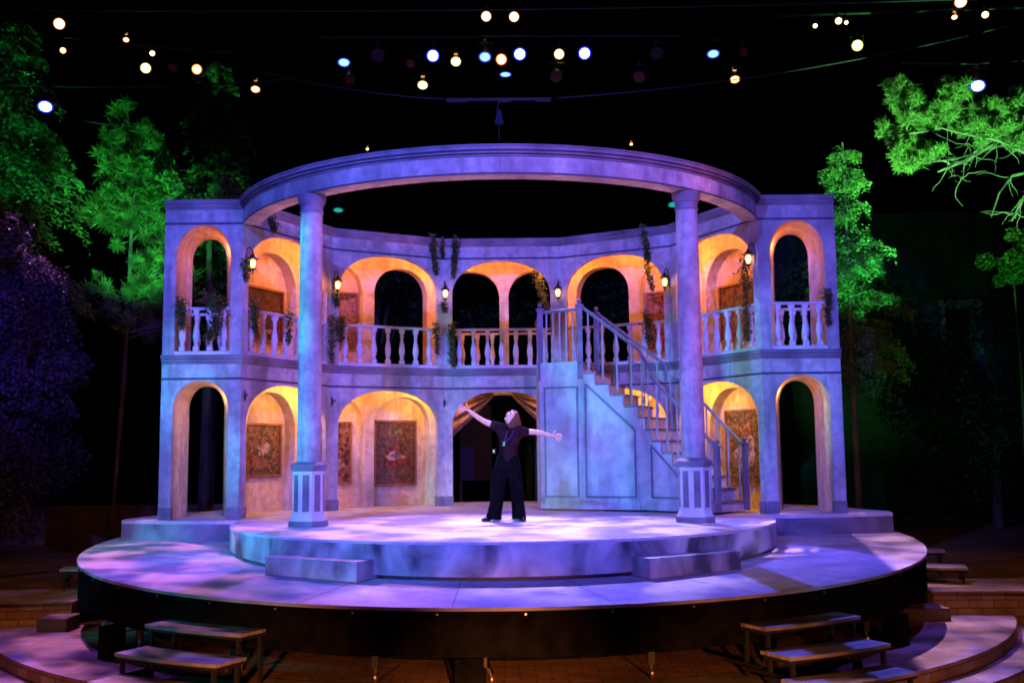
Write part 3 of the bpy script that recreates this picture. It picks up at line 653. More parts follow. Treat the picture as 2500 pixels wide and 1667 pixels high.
# ================================================================ STAIRCASE
st = empty('staircase', (2.0, 15.6, 0)); tag(st, 'pale blue lit panelled staircase curving down from the balcony', 'staircase')
sinv = Matrix.Translation((-2.0, -15.6, 0))
def SP(o): o.matrix_parent_inverse = sinv; return o
rise = (H1-.05)/13
d1 = Vector((.92, -.39)).normalized(); d2 = Vector((.72, -.694)).normalized(); n1 = Vector((-d1.y, d1.x)); n2 = Vector((-d2.y, d2.x)); Wd = .82
Lp = [Vector((1.22, 15.80))]
for k in range(4): Lp.append(Lp[-1]+d1*.225)
for k in range(2): Lp.append(Lp[-1]+(d1*.5+d2*.5)*.105)
for k in range(6): Lp.append(Lp[-1]+d2*.182)
Rp = [Lp[0]+n1*Wd]
for k in range(4): Rp.append(Rp[-1]+d1*.225)
R7 = Lp[7]+n2*Wd
for k in range(1, 4): Rp.append(Rp[4].lerp(R7, k/3))
for k in range(5): Rp.append(Rp[-1]+d2*.182)
LZt = [H1-.05-rise*k for k in range(13)]     # z of tread k (k=0 landing)
TZ0 = .03
# treads with risers
for k in range(1, 13):
    z = LZt[k]; a, b, c, d = Lp[k-1], Lp[k], Rp[k], Rp[k-1]
    dd = ((Lp[k]-Lp[k-1]).normalized())*.025
    g = MB(); g.prism([tuple(p) for p in (a, b+dd, c+dd, d)], z-.03, z); tr = SP(g.build('tread', M['rail'], st))
    # riser below the landing/tread k-1 (face at front of previous tread)
    g = MB(); p0, p1 = Lp[k-1], Rp[k-1]; nd = (p1-p0).normalized(); fn = Vector((nd.y, -nd.x))
    g.prism([tuple(q) for q in (p0, p1, p1-fn*.02, p0-fn*.02)], z, LZt[k-1]-.031); g.build('riser', M['white'], tr)
g = MB(); p0, p1 = Lp[12], Rp[12]; nd = (p1-p0).normalized(); fn = Vector((nd.y, -nd.x)); g.prism([tuple(q) for q in (p0, p1, p1-fn*.02, p0-fn*.02)], TZ0, LZt[12]-.031); SP(g.build('riser', M['white'], st))
# side wall (near side): stepped panel; far side likewise
def stepped(pts, name):
    g = MB(); n = len(pts)-1
    for k in range(n):
        a, b = pts[k], pts[k+1]; z = LZt[k+1]-.031
        nrm = (b-a).normalized(); nn = Vector((nrm.y, -nrm.x))*.02
        g.prism([tuple(q) for q in (a, b, b-nn, a-nn)], TZ0, z)
    return SP(g.build(name, M['stair'], st))
stepped(Lp, 'side_panel'); stepped(Rp, 'far_side_panel')
A0 = Vector((.587, 16.12)); C0 = Vector((.587, 17.72))
g = MB(); g.prism([tuple(p) for p in (A0, Lp[0], Rp[0], Vector((1.6, 17.70)), C0)], H1-.16, H1-.05+.0); SP(g.build('landing', M['rail'], st))
def wallseg(a, b, z0, z1, name='landing_panel', t=.025, m='stair'):
    d = (b-a).normalized(); nn = Vector((d.y, -d.x)); g = MB(); g.prism([tuple(q) for q in (a+nn*.004, b+nn*.004, b-nn*t, a-nn*t)], z0, z1); return SP(g.build(name, M[m], st))
wallseg(A0, Lp[0], TZ0, H1-.052); wallseg(C0, A0, TZ0, H1-.052)
# mouldings (panel frames) on the near side
def moulding(a, b, quad, m='rail'):
    """quad in (s,z) along a->b, closed loop strip"""
    d = (b-a).normalized(); nn = Vector((d.y, -d.x)); g = MB(); n = len(quad); wd = .022
    cs = sum(q[0] for q in quad)/n; cz = sum(q[1] for q in quad)/n
    for k in range(n):
        (s0, z0), (s1, z1) = quad[k], quad[(k+1) % n]
        t = Vector((s1-s0, z1-z0)).normalized(); pr = Vector((-t.y, t.x))*wd/2
        c = [(s0-t.x*wd/2, z0-t.y*wd/2), (s1+t.x*wd/2, z1+t.y*wd/2)]
        vs = []
        for dep in (.0235, .006):
            for (s, z), sg in ((c[0], 1), (c[1], 1), (c[1], -1), (c[0], -1)):
                q = a+d*(s+pr.x*sg)+nn*(dep+.0006*k); vs.append((q.x, q.y, z+pr.y*sg))
        g.add(vs, [(0, 1, 2, 3), (0, 4, 5, 1), (1, 5, 6, 2), (2, 6, 7, 3), (3, 7, 4, 0)])
    return SP(g.build('panel_moulding', M[m], st))
La = (Lp[0]-A0).length
moulding(A0, Lp[0], [(.09, .22), (La-.07, .22), (La-.07, 1.90), (.09, 1.90)])
moulding(Lp[0], Lp[4], [(.06, .22), (.80, .22), (.84, .22), (.84, 1.20), (.80, 1.26), (.08, 1.93), (.06, 1.93)])
moulding(Lp[6], Lp[12], [(.0, .22), (.80, .22), (0, .98)])
wallseg(A0, Lp[0], TZ0, .13, 'base_board', -.022, 'stair'); wallseg(Lp[0], Lp[4], TZ0, .13, 'base_board', -.022, 'stair'); wallseg(Lp[6], Lp[12], TZ0, .13, 'base_board', -.022, 'stair')
# railings
def newel(p, z0, z1):
    g = MB(); g.box((p.x, p.y, (z0+z1-.1)/2), (.085, .085, z1-.1-z0)); g.box((p.x, p.y, z1-.105), (.12, .12, .025)); g.box((p.x, p.y, z1-.3), (.10, .10, .02))
    g.lathe([(.02, 0), (.024, .02), (.038, .045), (.034, .075), (.01, .09)], 12, (p.x, p.y, z1-.092)); return SP(g.build('newel_post', M['rail'], st))
def railing(pts, sp_pts, name='handrail'):
    g = MB(); g.tube(pts, .026, 8); r = SP(g.build(name, M['rail'], st, smooth=True))
    for (x, y, z0, z1) in sp_pts:
        g = MB(); g.box((x, y, (z0+z1)/2), (.022, .022, z1-z0)); g.box((x, y, z0+.12), (.036, .036, .1)); g.build('spindle', M['spindle'], r)
rh = .86
newel(A0+Vector((.02, .03)), 2.02, 3.26); newel(Lp[0]+Vector((-.01, .03)), 2.02, 3.28); newel(Rp[0]+Vector((0, 0)), 2.2, 3.25)
pA, pB = A0+Vector((.02, .03)), Lp[0]+Vector((-.01, .03))
railing([(pA.x, pA.y, 3.10), (pB.x, pB.y, 3.12)], [((pA.x+(pB.x-pA.x)*k/6), (pA.y+(pB.y-pA.y)*k/6), H1-.05, 3.1) for k in range(1, 6)], 'landing_rail')
railing([(pA.x, pA.y, 3.10), (C0.x, C0.y, 3.10)], [(.607, 16.15+k*.22, H1-.05, 3.1) for k in range(1, 7)], 'landing_rail')
def flight(pts, inn):
    def q(p): return p+inn
    a = []
    for k in range(0, 6): a.append((q(pts[k]).x, q(pts[k]).y, LZt[k]+rh))
    e = a[-1]; a.append((e[0]+.03, e[1]-.01, e[2]-.05)); a.append((e[0]+.035, e[1]-.012, e[2]-.28))
    sp_ = [((q(pts[k]).x+q(pts[k-1]).x)/2, (q(pts[k]).y+q(pts[k-1]).y)/2, LZt[k], LZt[k]+rh+rise*.5) for k in range(1, 6)]
    railing(a, sp_)
    b = [(q(pts[k]).x, q(pts[k]).y, LZt[k]+rh-.08) for k in range(6, 13)]
    sp_ = [((q(pts[k]).x+q(pts[k-1]).x)/2, (q(pts[k]).y+q(pts[k-1]).y)/2, LZt[k], LZt[k]+rh-.06+rise*.5) for k in range(6, 13)]
    railing(b, sp_)
flight(Lp, n1*.05); flight(Rp, -n1*.05)
newel(Lp[12]+n2*.05, TZ0, 1.06); newel(Rp[12]-n2*.04+d2*.02, TZ0, 1.10)

# ================================================================ PERSON
PX, PY = .0, 13.75
K = .00116
def S(cx, cy, dy=0): return Vector(((cx-605)*K, dy, (1480-cy)*K))
person = empty('person', (PX, PY, 0)); person.scale = (.985, .985, .985); tag(person, 'person in black with arms flung wide and head tipped back on the platform', 'person')
def skinned(name, chain, edges, m, sub=2, parent=person):
    me = bpy.data.meshes.new(name); me.from_pydata([c[0] for c in chain], edges, []); o = bpy.data.objects.new(name+'_tmp', me); col.objects.link(o)
    sk = o.modifiers.new('skin', 'SKIN'); ss = o.modifiers.new('sub', 'SUBSURF'); ss.levels = sub; ss.render_levels = sub
    for i, c in enumerate(chain):
        r = c[1]; me.skin_vertices[0].data[i].radius = r if isinstance(r, tuple) else (r, r)
    me.skin_vertices[0].data[0].use_root = True
    bpy.context.view_layer.update(); dg = bpy.context.evaluated_depsgraph_get(); ev = o.evaluated_get(dg)
    nm = bpy.data.meshes.new_from_object(ev); nm.name = name; bpy.data.objects.remove(o)
    for p in nm.polygons: p.use_smooth = True
    nm.materials.clear(); nm.materials.append(m)
    return nm
def joinmesh(name, meshes, m, parent):
    V = []; F = []
    for me in meshes:
        n = len(V); V += [tuple(v.co) for v in me.vertices]; F += [tuple(i+n for i in p.vertices) for p in me.polygons]
    me = bpy.data.meshes.new(name); me.from_pydata(V, [], F)
    for p in me.polygons: p.use_smooth = True
    me.materials.append(m); o = bpy.data.objects.new(name, me); col.objects.link(o); o.parent = parent; return o
ch = [(S(655, 860), .10), (S(668, 700), .095), (S(682, 560), .115), (S(690, 440), .085), (S(697, 385), .048), (S(706, 330), .05),
      (S(535, 385), .05), (S(400, 330, -.03), .038), (S(300, 265, -.05), .032), (S(212, 195, -.06), .024),
      (S(840, 445), .05), (S(960, 452, -.03), .040), (S(1070, 470, -.05), .033), (S(1170, 498, -.06), .024),
      (S(600, 900), .085), (S(545, 1170, -.02), .06), (S(480, 1425), .042), (S(725, 900), .085), (S(765, 1170, -.02), .06), (S(795, 1425), .042)]
ed = [(0, 1), (1, 2), (2, 3), (3, 4), (4, 5), (3, 6), (6, 7), (7, 8), (8, 9), (3, 10), (10, 11), (11, 12), (12, 13), (0, 14), (14, 15), (15, 16), (0, 17), (17, 18), (18, 19)]
parts = [skinned('body', ch, ed, M['skin'])]
def hand(wr, direction, side, palmup):
    """palm chain plus five fingers"""
    d = direction.normalized(); v = side.normalized(); w_ = d.cross(v).normalized(); out = []
    pc = [(wr-d*.02, .021), (wr+d*.03, (.036, .018)), (wr+d*.075, (.040, .016))]
    out.append(skinned('palm', pc, [(0, 1), (1, 2)], M['skin'], 1))
    for off, L, sp_, cu in ((-.030, .060, -.35, .25), (-.010, .075, -.1, .12), (.010, .080, .12, .10), (.028, .072, .34, .16)):
        a = wr+d*.075+v*off; dd = (d+v*sp_).normalized(); c = [(a-d*.02, .010), (a+dd*L*.4, .0095), (a+dd*L*.72+w_*cu*.03, .0085), (a+dd*L+w_*cu*.07, .007)]
        out.append(skinned('finger', c, [(0, 1), (1, 2), (2, 3)], M['skin'], 1))
    a = wr+d*.02+v*.03; dd = (d*.5+v*.9).normalized(); c = [(a-v*.01, .013), (a+dd*.035, .012), (a+dd*.065+d*.008, .009)]
    out.append(skinned('thumb', c, [(0, 1), (1, 2)], M['skin'], 1)); return out
parts += hand(S(212, 195, -.06), S(95, 165, -.07)-S(212, 195, -.06), S(220, 120, -.06)-S(200, 200, -.06), 1)
parts += hand(S(1170, 498, -.06), S(1270, 525, -.08)-S(1170, 498, -.06), S(1200, 420, -.06)-S(1190, 500, -.06), 1)
# head: shaped ellipsoid, face tipped up and to the left
hc = S(712, 292, -.01); fdir = Vector((-.50, -.48, .72)).normalized(); crown = Vector((.28, .42, .62)); crown = (crown-fdir*crown.dot(fdir)).normalized(); earv = fdir.cross(crown).normalized()
def headpt(a, e, s=1.0, ext=0):
    """a: longitude from face, e: latitude towards the crown"""
    x = math.cos(e)*math.cos(a); y = math.cos(e)*math.sin(a); z = math.sin(e)
    rf, rs, rc = .094, .074, .112
    jaw = 1-.25*max(0, -z)*(1 if x > 0 else .3)
    v = fdir*x*rf*(1-.06*max(0, z)) + earv*y*rs*jaw + crown*z*rc
    # nose, brow, chin, eye sockets
    if x > 0:
        v += fdir*(.022*math.exp(-((a/.16)**2)-((e+.12)/.16)**2) + .012*math.exp(-((a/.3)**2)-((e+.78)/.2)**2) + .006*math.exp(-((a/.5)**2)-((e-.22)/.12)**2))
        for sg in (-1, 1): v -= fdir*.010*math.exp(-(((a-sg*.38)/.2)**2)-((e-.06)/.14)**2)
        v += fdir*.006*math.exp(-((a/.28)**2)-((e+.48)/.08)**2)
    return hc+v*(s)+v.normalized()*ext
g = MB(); nu, nv = 40, 28
for j in range(nv+1):
    e = -PI/2+PI*j/nv
    for i in range(nu): g.v.append(tuple(headpt(-PI+2*PI*i/nu, e)))
for j in range(nv):
    for i in range(nu): g.f.append((j*nu+i, j*nu+(i+1) % nu, (j+1)*nu+(i+1) % nu, (j+1)*nu+i))
for sg in (-1, 1):
    p = headpt(sg*1.55, 0); g.lathe([(.004, -.008), (.020, -.004), (.024, .004), (.014, .010)], 10, p, tuple(earv*sg+fdir*.3), sx=.7, sy=1.2)
hm = bpy.data.meshes.new('head'); hm.from_pydata(g.v, [], g.f); parts.append(hm)
body = joinmesh('body', parts, M['skin'], person)
# eyes, mouth, brows
for sg in (-1, 1):
    g = MB(); p = headpt(sg*.38, .05, ext=-.001); g.lathe([(.001, -.004), (.010, -.002), (.011, .001), (.006, .005), (.001, .006)], 10, p, tuple(fdir)); g.build('eye', M['leather'], person, smooth=True)
    g = MB(); g.tube([tuple(headpt(sg*(.20+.4*u), .24+.08*math.sin(PI*u), ext=.002)) for u in (0, .3, .6, 1)], .004, 6); g.build('eyebrow', M['hair'], person)
g = MB(); g.tube([tuple(headpt(a, -.46-.05*math.cos(a*5), ext=.001)) for a in (-.26, -.13, 0, .13, .26)], .0055, 6); g.build('mouth', mat('lips', (.35, .08, .07)), person)
# hair: shell over crown, back, sides hanging behind the neck
g = MB(); rg = random.Random(3)
for j in range(nv+1):
    e = -PI/2+PI*j/nv
    for i in range(nu):
        a = -PI+2*PI*i/nu; x = .010+.014*rg.random() if (abs(a) > 1.25-.5*max(0, e) or e > .75) else -.03
        g.v.append(tuple(headpt(a, e, ext=x)+(Vector((.02, .03, -.05)) if (abs(a) > 1.9 and e < 0) else Vector())))
for j in range(nv):
    for i in range(nu): g.f.append((j*nu+i, j*nu+(i+1) % nu, (j+1)*nu+(i+1) % nu, (j+1)*nu+i))
for k in range(34):
    a = rg.uniform(1.5, 2*PI-1.5); p = headpt(a, rg.uniform(-.3, .5), ext=.006); q = p+Vector((rg.uniform(.0, .04), .03, -rg.uniform(.06, .13)))
    g.tube([tuple(p), tuple(p.lerp(q, .5)+Vector((.01, .015, 0))), tuple(q)], [.014, .012, .003], 5)
g.build('hair', M['hair'], person, smooth=True)
# shirt
sh = [(S(660, 850), .150), (S(664, 720), .130), (S(682, 570), .136), (S(690, 455), .105), (S(695, 402), .062),
      (S(560, 392), .072), (S(478, 362, -.01), .062), (S(455, 352, -.012), .060), (S(835, 448), .072), (S(905, 455, -.01), .060), (S(928, 458, -.015), .058)]
sm = skinned('shirt', sh, [(0, 1), (1, 2), (2, 3), (3, 4), (3, 5), (5, 6), (6, 7), (3, 8), (8, 9), (9, 10)], M['shirt'])
joinmesh('shirt', [sm], M['shirt'], person)
# trousers, wide flared legs
g = MB()
def loft(rings, n=24):
    base = len(g.v)
    for k, (c, rx, ry) in enumerate(rings):
        for i in range(n):
            a = 2*PI*i/n; f = 1+.05*math.sin(5*a+k*.5)
            g.v.append((c.x+math.cos(a)*rx*f, c.y+math.sin(a)*ry*f, c.z+(.012*math.sin(2*a) if k == len(rings)-1 else 0)))
    for k in range(len(rings)-1):
        for i in range(n): g.f.append((base+k*n+i, base+k*n+(i+1) % n, base+(k+1)*n+(i+1) % n, base+(k+1)*n+i))
    g.f.append(tuple(base+i for i in range(n))); g.f.append(tuple(base+(len(rings)-1)*n+i for i in range(n)))
loft([(S(662, 690), .128, .105), (S(660, 740), .145, .12), (S(658, 850), .178, .13), (S(655, 930), .185, .125), (S(655, 975), .13, .10)])
loft([(S(585, 850), .105, .11), (S(568, 980), .108, .11), (S(548, 1120), .098, .10), (S(525, 1260), .092, .10), (S(500, 1380), .098, .115), (S(488, 1452), .108, .125)])
loft([(S(725, 850), .105, .11), (S(742, 980), .100, .11), (S(758, 1120), .092, .10), (S(770, 1260), .086, .10), (S(780, 1380), .090, .115), (S(785, 1452), .098, .125)])
g.build('trousers', M['trouser'], person, smooth=True)
for (c, dx) in ((S(430, 1462), -.6), (S(808, 1462), .35)):
    g = MB(); d = Vector((dx, -1, 0)).normalized()
    g.lathe([(.001, -.10), (.03, -.085), (.042, -.03), (.038, .04), (.046, .10), (.03, .135), (.001, .145)], 14, (c.x, c.y, .032), tuple(d), sx=1, sy=.62)
    g.build('shoe', M['leather'], person, smooth=True)
# radio pack, badge
g = MB(); g.box((S(507, 672).x, -.13, S(0, 672).z), (.045, .025, .07)); g.build('belt_pack', M['leather'], person)
g = MB(); g.box((S(500, 675).x, -.147, S(0, 672).z), (.022, .008, .035)); g.build('pack_light', emit('pale_led', (.55, .8, .9), .8), person)
g = MB(); g.box((S(620, 580).x, -.15, S(0, 578).z), (.03, .01, .03)); g.build('badge', emit('green_badge_glow', (.05, .75, .4), .6), person)  # badge is no lamp, its green is given as emission
g = MB(); g.box((S(618, 603).x, -.15, S(0, 603).z), (.028, .008, .018)); g.build('badge_clip', M['steel'], person)
g = MB(); g.tube([S(660, 440, -.10), S(645, 500, -.135), S(622, 570, -.15)], .004, 5); g.tube([S(730, 440, -.10), S(700, 510, -.135), S(628, 572, -.15)], .004, 5); g.build('lanyard', mat('lanyard_blue', (.05, .05, .3)), person)
g = MB(); g.tube([tuple(headpt(1.35, 0, ext=.01)), tuple(headpt(1.0, -.4, ext=.012)), tuple(headpt(.75, -.62, ext=.016))], .004, 6); g.build('headset_mic', M['steel'], person)
g = MB(); g.box((.0, .0, .012), (.36, .10, .024)); o = g.build('white_board', mat('cream_board', (.85, .80, .72)), None, bevel=.004); o.location = (.035, 13.78, .0025); tag(o, 'low cream board lying between the shoes of the person', 'board')

# ================================================================ BENCH STEPS (units of black steel and plank)
def bench(a, b, depth, zt, label, z0=FZ, inward=None):
    a = Vector(a); b = Vector(b); d = (b-a).normalized(); nn = inward if inward else Vector((-d.y, d.x))
    L = (b-a).length; r = empty('bench_step', (a.x, a.y, z0)); ang = math.atan2(d.y, d.x); r.rotation_euler.z = ang
    sg = 1 if Vector((-d.y, d.x)).dot(nn) > 0 else -1
    tag(r, label, 'step unit', 'black framed bench steps around the round stage')
    H = zt-z0
    g = MB(); top = []; bot = []; n = 12
    for i in range(n+1):
        u = i/n; bow = .045*math.sin(PI*u); top.append((u*L, -sg*bow)); bot.append((u*L, sg*(depth-bow*.6)))
    pts = top+bot[::-1]
    g.prism(pts, H-.03, H); g.build('tread', M['dkwood'], r)
    g = MB()
    g.box((L/2, sg*.03, H-.0455), (L, .032, .03)); g.box((L/2, sg*(depth-.05), H-.0455), (L, .032, .03)); g.box((.02, sg*depth/2, H-.0456), (.030, depth-.06, .029)); g.box((L-.02, sg*depth/2, H-.0456), (.030, depth-.06, .029))
    g.tube([(.05, sg*.03, .12), (.05, sg*(depth+.25), .12)], .018, 6) ; g.build('frame', M['blackmetal'], r)
    for x in (.06, L-.06):
        for y in (.04, depth-.05):
            g = MB(); g.box((x, sg*y, (H-.065)/2), (.034, .034, H-.065)); g.build('leg', M['blackmetal'], r)
    return r
def ringbench(ang, Rf, L, zt, depth, label, z0=FZ):
    c = Vector((math.cos(R(ang))*Rf, math.sin(R(ang))*Rf+DC[1])); rad = Vector((math.cos(R(ang)), math.sin(R(ang)))); t = Vector((-rad.y, rad.x))
    bench(c-t*L/2, c+t*L/2, depth, zt, label, z0, -rad)
for sx in (-1, 1):
    side = 'left' if sx < 0 else 'right'
    for ang, Rf, zt, lab in ((240.6, 5.86, -.675, 'highest of three %s front bench steps, against the stage edge'), (241.8, 6.30, -.85, 'middle of three %s front bench steps'), (243.0, 6.70, -1.01, 'lowest of three %s front bench steps, cut by picture bottom')):
        ringbench(ang if sx < 0 else 540-ang, Rf, 1.22, zt, .37, lab % side)
bench((5.5, 14.75), (6.2, 14.55), .35, -.53, 'small upper side step at right edge of round stage', -.885, Vector((.1, 1)).normalized())
bench((5.55, 13.95), (6.15, 13.75), .5, -.68, 'small lower side step at right edge of round stage', -.885, Vector((.1, 1)).normalized())
bench((-6.0, 14.1), (-5.35, 14.25), .4, -.60, 'small dim side step at left edge of round stage', -.885, Vector((-.1, 1)).normalized())

# ---------------------------------------------------------------- floor lamps under the stage
def floorlamp(x, y, z, w_, h, rz, label):
    r = empty('floor_light', (x, y, z), rz); tag(r, label, 'stage light', 'dark floor lights under the stage edge')
    g = MB(); g.box((0, 0, h/2), (w_, w_*.8, h)); g.build('housing', M['black'], r, bevel=.01)
    g = MB(); g.box((0, -w_*.4-.012, h/2), (w_*1.08, .02, h*1.02)); g.build('front_frame', M['black'], r)
    g = MB(); g.tube([(-w_*.62, 0, 0), (-w_*.62, 0, h*.6)], .012, 6); g.tube([(w_*.62, 0, 0), (w_*.62, 0, h*.6)], .012, 6); g.tube([(-w_*.62, 0, .01), (w_*.62, 0, .01)], .012, 6); g.build('yoke', M['black'], r)
floorlamp(-.32, 9.45, FZ, .24, .26, .1, 'boxy dark light on the floor under middle of the stage edge')
floorlamp(-4.05, 10.9, FZ, .2, .34, -.6, 'dark light standing beside leg under left stage edge')
floorlamp(4.15, 11.1, FZ, .2, .34, .6, 'dark light under right stage edge, beside a stage leg')
floorlamp(-2.62, 13.98, .004, .12, .26, 2.6, 'small added floor light, unseen behind the left column')  # housings added to dress the unseen soffit fill
floorlamp(2.60, 13.98, .004, .12, .26, -2.6, 'small added floor light, unseen behind the right column')
floorlamp(3.1, 10.1, FZ, .18, .24, .4, 'dark light behind the right bench steps')

# ================================================================ OVERHEAD RIG
def at(px, py, d):
    r = Fw + Rt*((px-1250)/2496.9) - Up*((py-833.5)/2496.9); return CAM + r*(d/r.y)
def lensmat(name, c, s):
    return emit(name, c, s)
LM = {'warm': lensmat('lens_warm', (1, .72, .42), 14), 'yellow': lensmat('lens_yellow', (1, .86, .45), 9), 'amber': lensmat('lens_amber', (1, .42, .12), 10),
      'blue': lensmat('lens_blue', (.32, .42, 1), 9), 'paleblue': lensmat('lens_paleblue', (.25, .48, 1.0), 2.2), 'teal': lensmat('lens_teal', (.05, .8, .7), .5),
      'purple': lensmat('lens_purple', (.10, .04, .20), .035), 'red': lensmat('lens_red', (.30, .02, .01), .03)}
RIMC = {'warm': (1, .3, .05), 'yellow': (.8, .6, .1), 'amber': (1, .16, .01), 'blue': (.02, .03, 1), 'paleblue': (.02, .05, .5), 'teal': (.0, .1, .1), 'purple': (.02, .01, .06), 'red': (.08, 0, 0)}
RM = {k: emit('halo_'+k, v, .1 if k in ('red', 'purple') else 1.6) for k, v in RIMC.items()}  # emissive ring, coloured halo round each lens painted as glow
M['vent'] = emit('lamp_vent', (1, .5, .15), 2.5)
PROTO = {}
def fixture_proto(kind):
    r = empty('stage_spotlight')
    # local: lens faces -Y
    g = MB(); g.lathe([(.112, -.02), (.118, .0), (.118, .05), (.09, .10), (.085, .34), (.05, .40), (.02, .41)], 20, (0, 0, 0), (0, 1, 0)); g.build('barrel', M['lens_rim'], r, smooth=True)
    g = MB(); g.lathe([(.001, -.004), (.094, -.004), (.094, .0), (.001, 0)], 24, (0, -.022, 0), (0, 1, 0)); g.build('lens', LM[kind], r)
    g = MB(); n = 24
    for rr, yy in ((.096, -.021), (.120, -.026)):
        for i in range(n): g.v.append((math.cos(2*PI*i/n)*rr, yy, math.sin(2*PI*i/n)*rr))
    g.f += [(i, (i+1) % n, n+(i+1) % n, n+i) for i in range(n)]; g.build('halo_rim', RM[kind], r)
    g = MB(); g.tube([(-.135, .12, 0), (-.135, .12, .2), (.135, .12, .2), (.135, .12, 0)], .012, 6); g.box((0, .12, .24), (.05, .05, .09)); g.build('yoke', M['blackmetal'], r)
    g = MB()
    if kind in ('warm', 'yellow', 'amber'):
        for x in (-.03, .0, .03): g.box((x, .2, .088), (.012, .05, .01))
        g.box((.0, .3, .075), (.07, .012, .012)); g.build('vent_slot', M['vent'], r)
    return r
RIG = [
 (145, 59, 12, 12, 'warm', 'round warm white light, far upper left', 1), (1187, 41, 11, 12, 'warm', 'warm white light top centre, left of the pair', 0), (1255, 42, 11, 12, 'warm', 'warm white light top centre, right of the pair', 0), (2345, 5, 13, 12, 'warm', 'warm white light cut by the top edge at right', 1),
 (356, 167, 11, 12, 'yellow', 'pale yellow light at upper left beside amber lamp', 1), (1113, 150, 11, 10, 'yellow', 'pale yellow light right of a blue one near centre', 0), (1365, 133, 11, 11, 'yellow', 'pale yellow light between two blue ones right of centre', 0), (1032, 207, 11, 9, 'yellow', 'lone pale yellow light hung lower left of centre', 0), (2093, 112, 12, 13, 'yellow', 'pale yellow light at upper right', 1),
 (481, 170, 11, 11, 'amber', 'orange light in upper left, brighter and rounder', 0), (624, 217, 10, 7, 'amber', 'small flat orange light hung low at left', 0), (1224, 146, 12, 12, 'amber', 'orange light in the middle between two blue ones', 0), (1794, 193, 11, 8, 'amber', 'small flat orange light hung low at right', 0),
 (111, 259, 16, 13, 'blue', 'big blue white light at far left in front of green tree', 1), (1057, 137, 14, 14, 'blue', 'round blue white light left of centre', 0), (1269, 133, 14, 14, 'blue', 'round blue white light right of the central orange one', 0), (1427, 131, 14, 14, 'blue', 'round blue white light rightmost of the central row', 0), (2386, 208, 17, 13, 'blue', 'big blue white light at far right before the pine', 1),
 (840, 151, 14, 9, 'paleblue', 'flat pale blue light at left of the central row', 0), (1184, 138, 14, 11, 'paleblue', 'oval pale blue light left of the central orange one', 0), (1741, 130, 14, 9, 'paleblue', 'flat pale blue light alone at right', 0), (1234, 180, 13, 5, 'paleblue', 'thin pale blue light under the central orange one', 0),
 (923, 137, 15, 15, 'purple', 'unlit purple gelled lamp left of the central row', 0), (1603, 132, 14, 15, 'purple', 'unlit purple gelled lamp right of the central row', 0), (1560, 188, 13, 12, 'red', 'dim red gelled lamp hung below cable at right', 0), (1358, 186, 14, 12, 'red', 'dim red gelled lamp below the pale yellow one right of centre', 0), (855, 193, 12, 10, 'red', 'dim red gelled lamp at left above the cable', 0), (1815, 128, 10, 10, 'red', 'very dim red lamp above low orange light at right', 0), (1003, 155, 10, 9, 'red', 'very dim red lamp beside blue light left of centre', 0), (422, 165, 10, 9, 'red', 'very dim red lamp between yellow and orange at left', 0),
 (826, 511, 11, 5, 'teal', 'small teal light seen under ring beam at left', 2), (1643, 498, 11, 6, 'teal', 'small teal light seen beside top of right column', 2),
 (897, 364, 4, 3, 'amber', 'tiny orange light just above ring beam at left', 2), (1541, 352, 4, 3, 'amber', 'tiny orange light just above ring beam at right', 2),
 (308, 97, 8, 6, 'amber', 'small amber lamp seen edge on at upper left', 1), (372, 131, 7, 8, 'yellow', 'small half hidden yellow lamp at upper left', 1), (154, 124, 8, 8, 'amber', 'small half hidden amber lamp by green foliage', 1), (2047, 52, 9, 10, 'yellow', 'half hidden pale lamp at top right, left of the round one', 1), (2066, 56, 5, 9, 'yellow', 'sliver of pale lamp at top right', 1), (1990, 64, 6, 10, 'yellow', 'small pale lamp at top right, leftmost there', 1), (2405, 37, 9, 9, 'yellow', 'half hidden pale lamp near top right corner', 1), (2330, 42, 8, 6, 'amber', 'small amber lamp near top right corner', 1)]
DEP = {0: 20.0, 1: 18.0, 2: 24.0}
lamps = []
for (px, py, rx, rz, kind, lab, dk) in RIG:
    if kind not in PROTO: PROTO[kind] = o = fixture_proto(kind)
    else: o = copy_tree(PROTO[kind])
    D = DEP[dk]+(.7 if (px, py) == (1234, 180) else 0); p = at(px, py, D); o.location = p
    sc = (rx*D/2497)/.094*(.9 if rx > 9 else .75); o.scale = (sc, sc, sc)
    tilt = math.acos(min(1, rz/rx)) if rz < rx else 0
    view = math.atan2(p.z-CAM.z, D)           # sight line already climbs
    o.rotation_euler = (view*0.9+tilt, 0, math.atan2(p.x, D)*-.8 if dk else -p.x*.02)
    tag(o, lab, 'stage light', 'stage lights hung above the set'); lamps.append((kind, p))
# rig pipes and cables
def pipe(a, b, r, label, name='rig_pipe', cat='pipe', sag=0, m='blackmetal'):
    a = Vector(a); b = Vector(b); n = 24
    g = MB(); g.tube([tuple(a.lerp(b, i/n)-Vector((0, 0, sag*4*(i/n)*(1-i/n)))) for i in range(n+1)], r, 6)
    return tag(g.build(name, M[m], smooth=True), label, cat)
M['cable'] = mat('grey_cable', (.035, .03, .05), None, rough=.5)
pipe(at(780, 92, 20.1), at(1660, 88, 20.1), .024, 'dark pipe carrying the central row of lights')
pipe(at(40, 85, 18.1), at(560, 130, 18.1), .024, 'dark pipe carrying the left lights')
pipe(at(1900, 40, 18.1), at(2500, 20, 18.1), .024, 'dark pipe carrying the right lights')
pipe(at(-60, 24, 17), at(2560, -8, 17), .012, 'thin cable crossing the very top of the sky', 'rig_cable', 'cable', .12, 'cable')
pipe(at(640, 175, 19), at(1100, 243, 19), .014, 'cable sloping down from left to the hanging bar', 'rig_cable', 'cable', .1, 'cable')
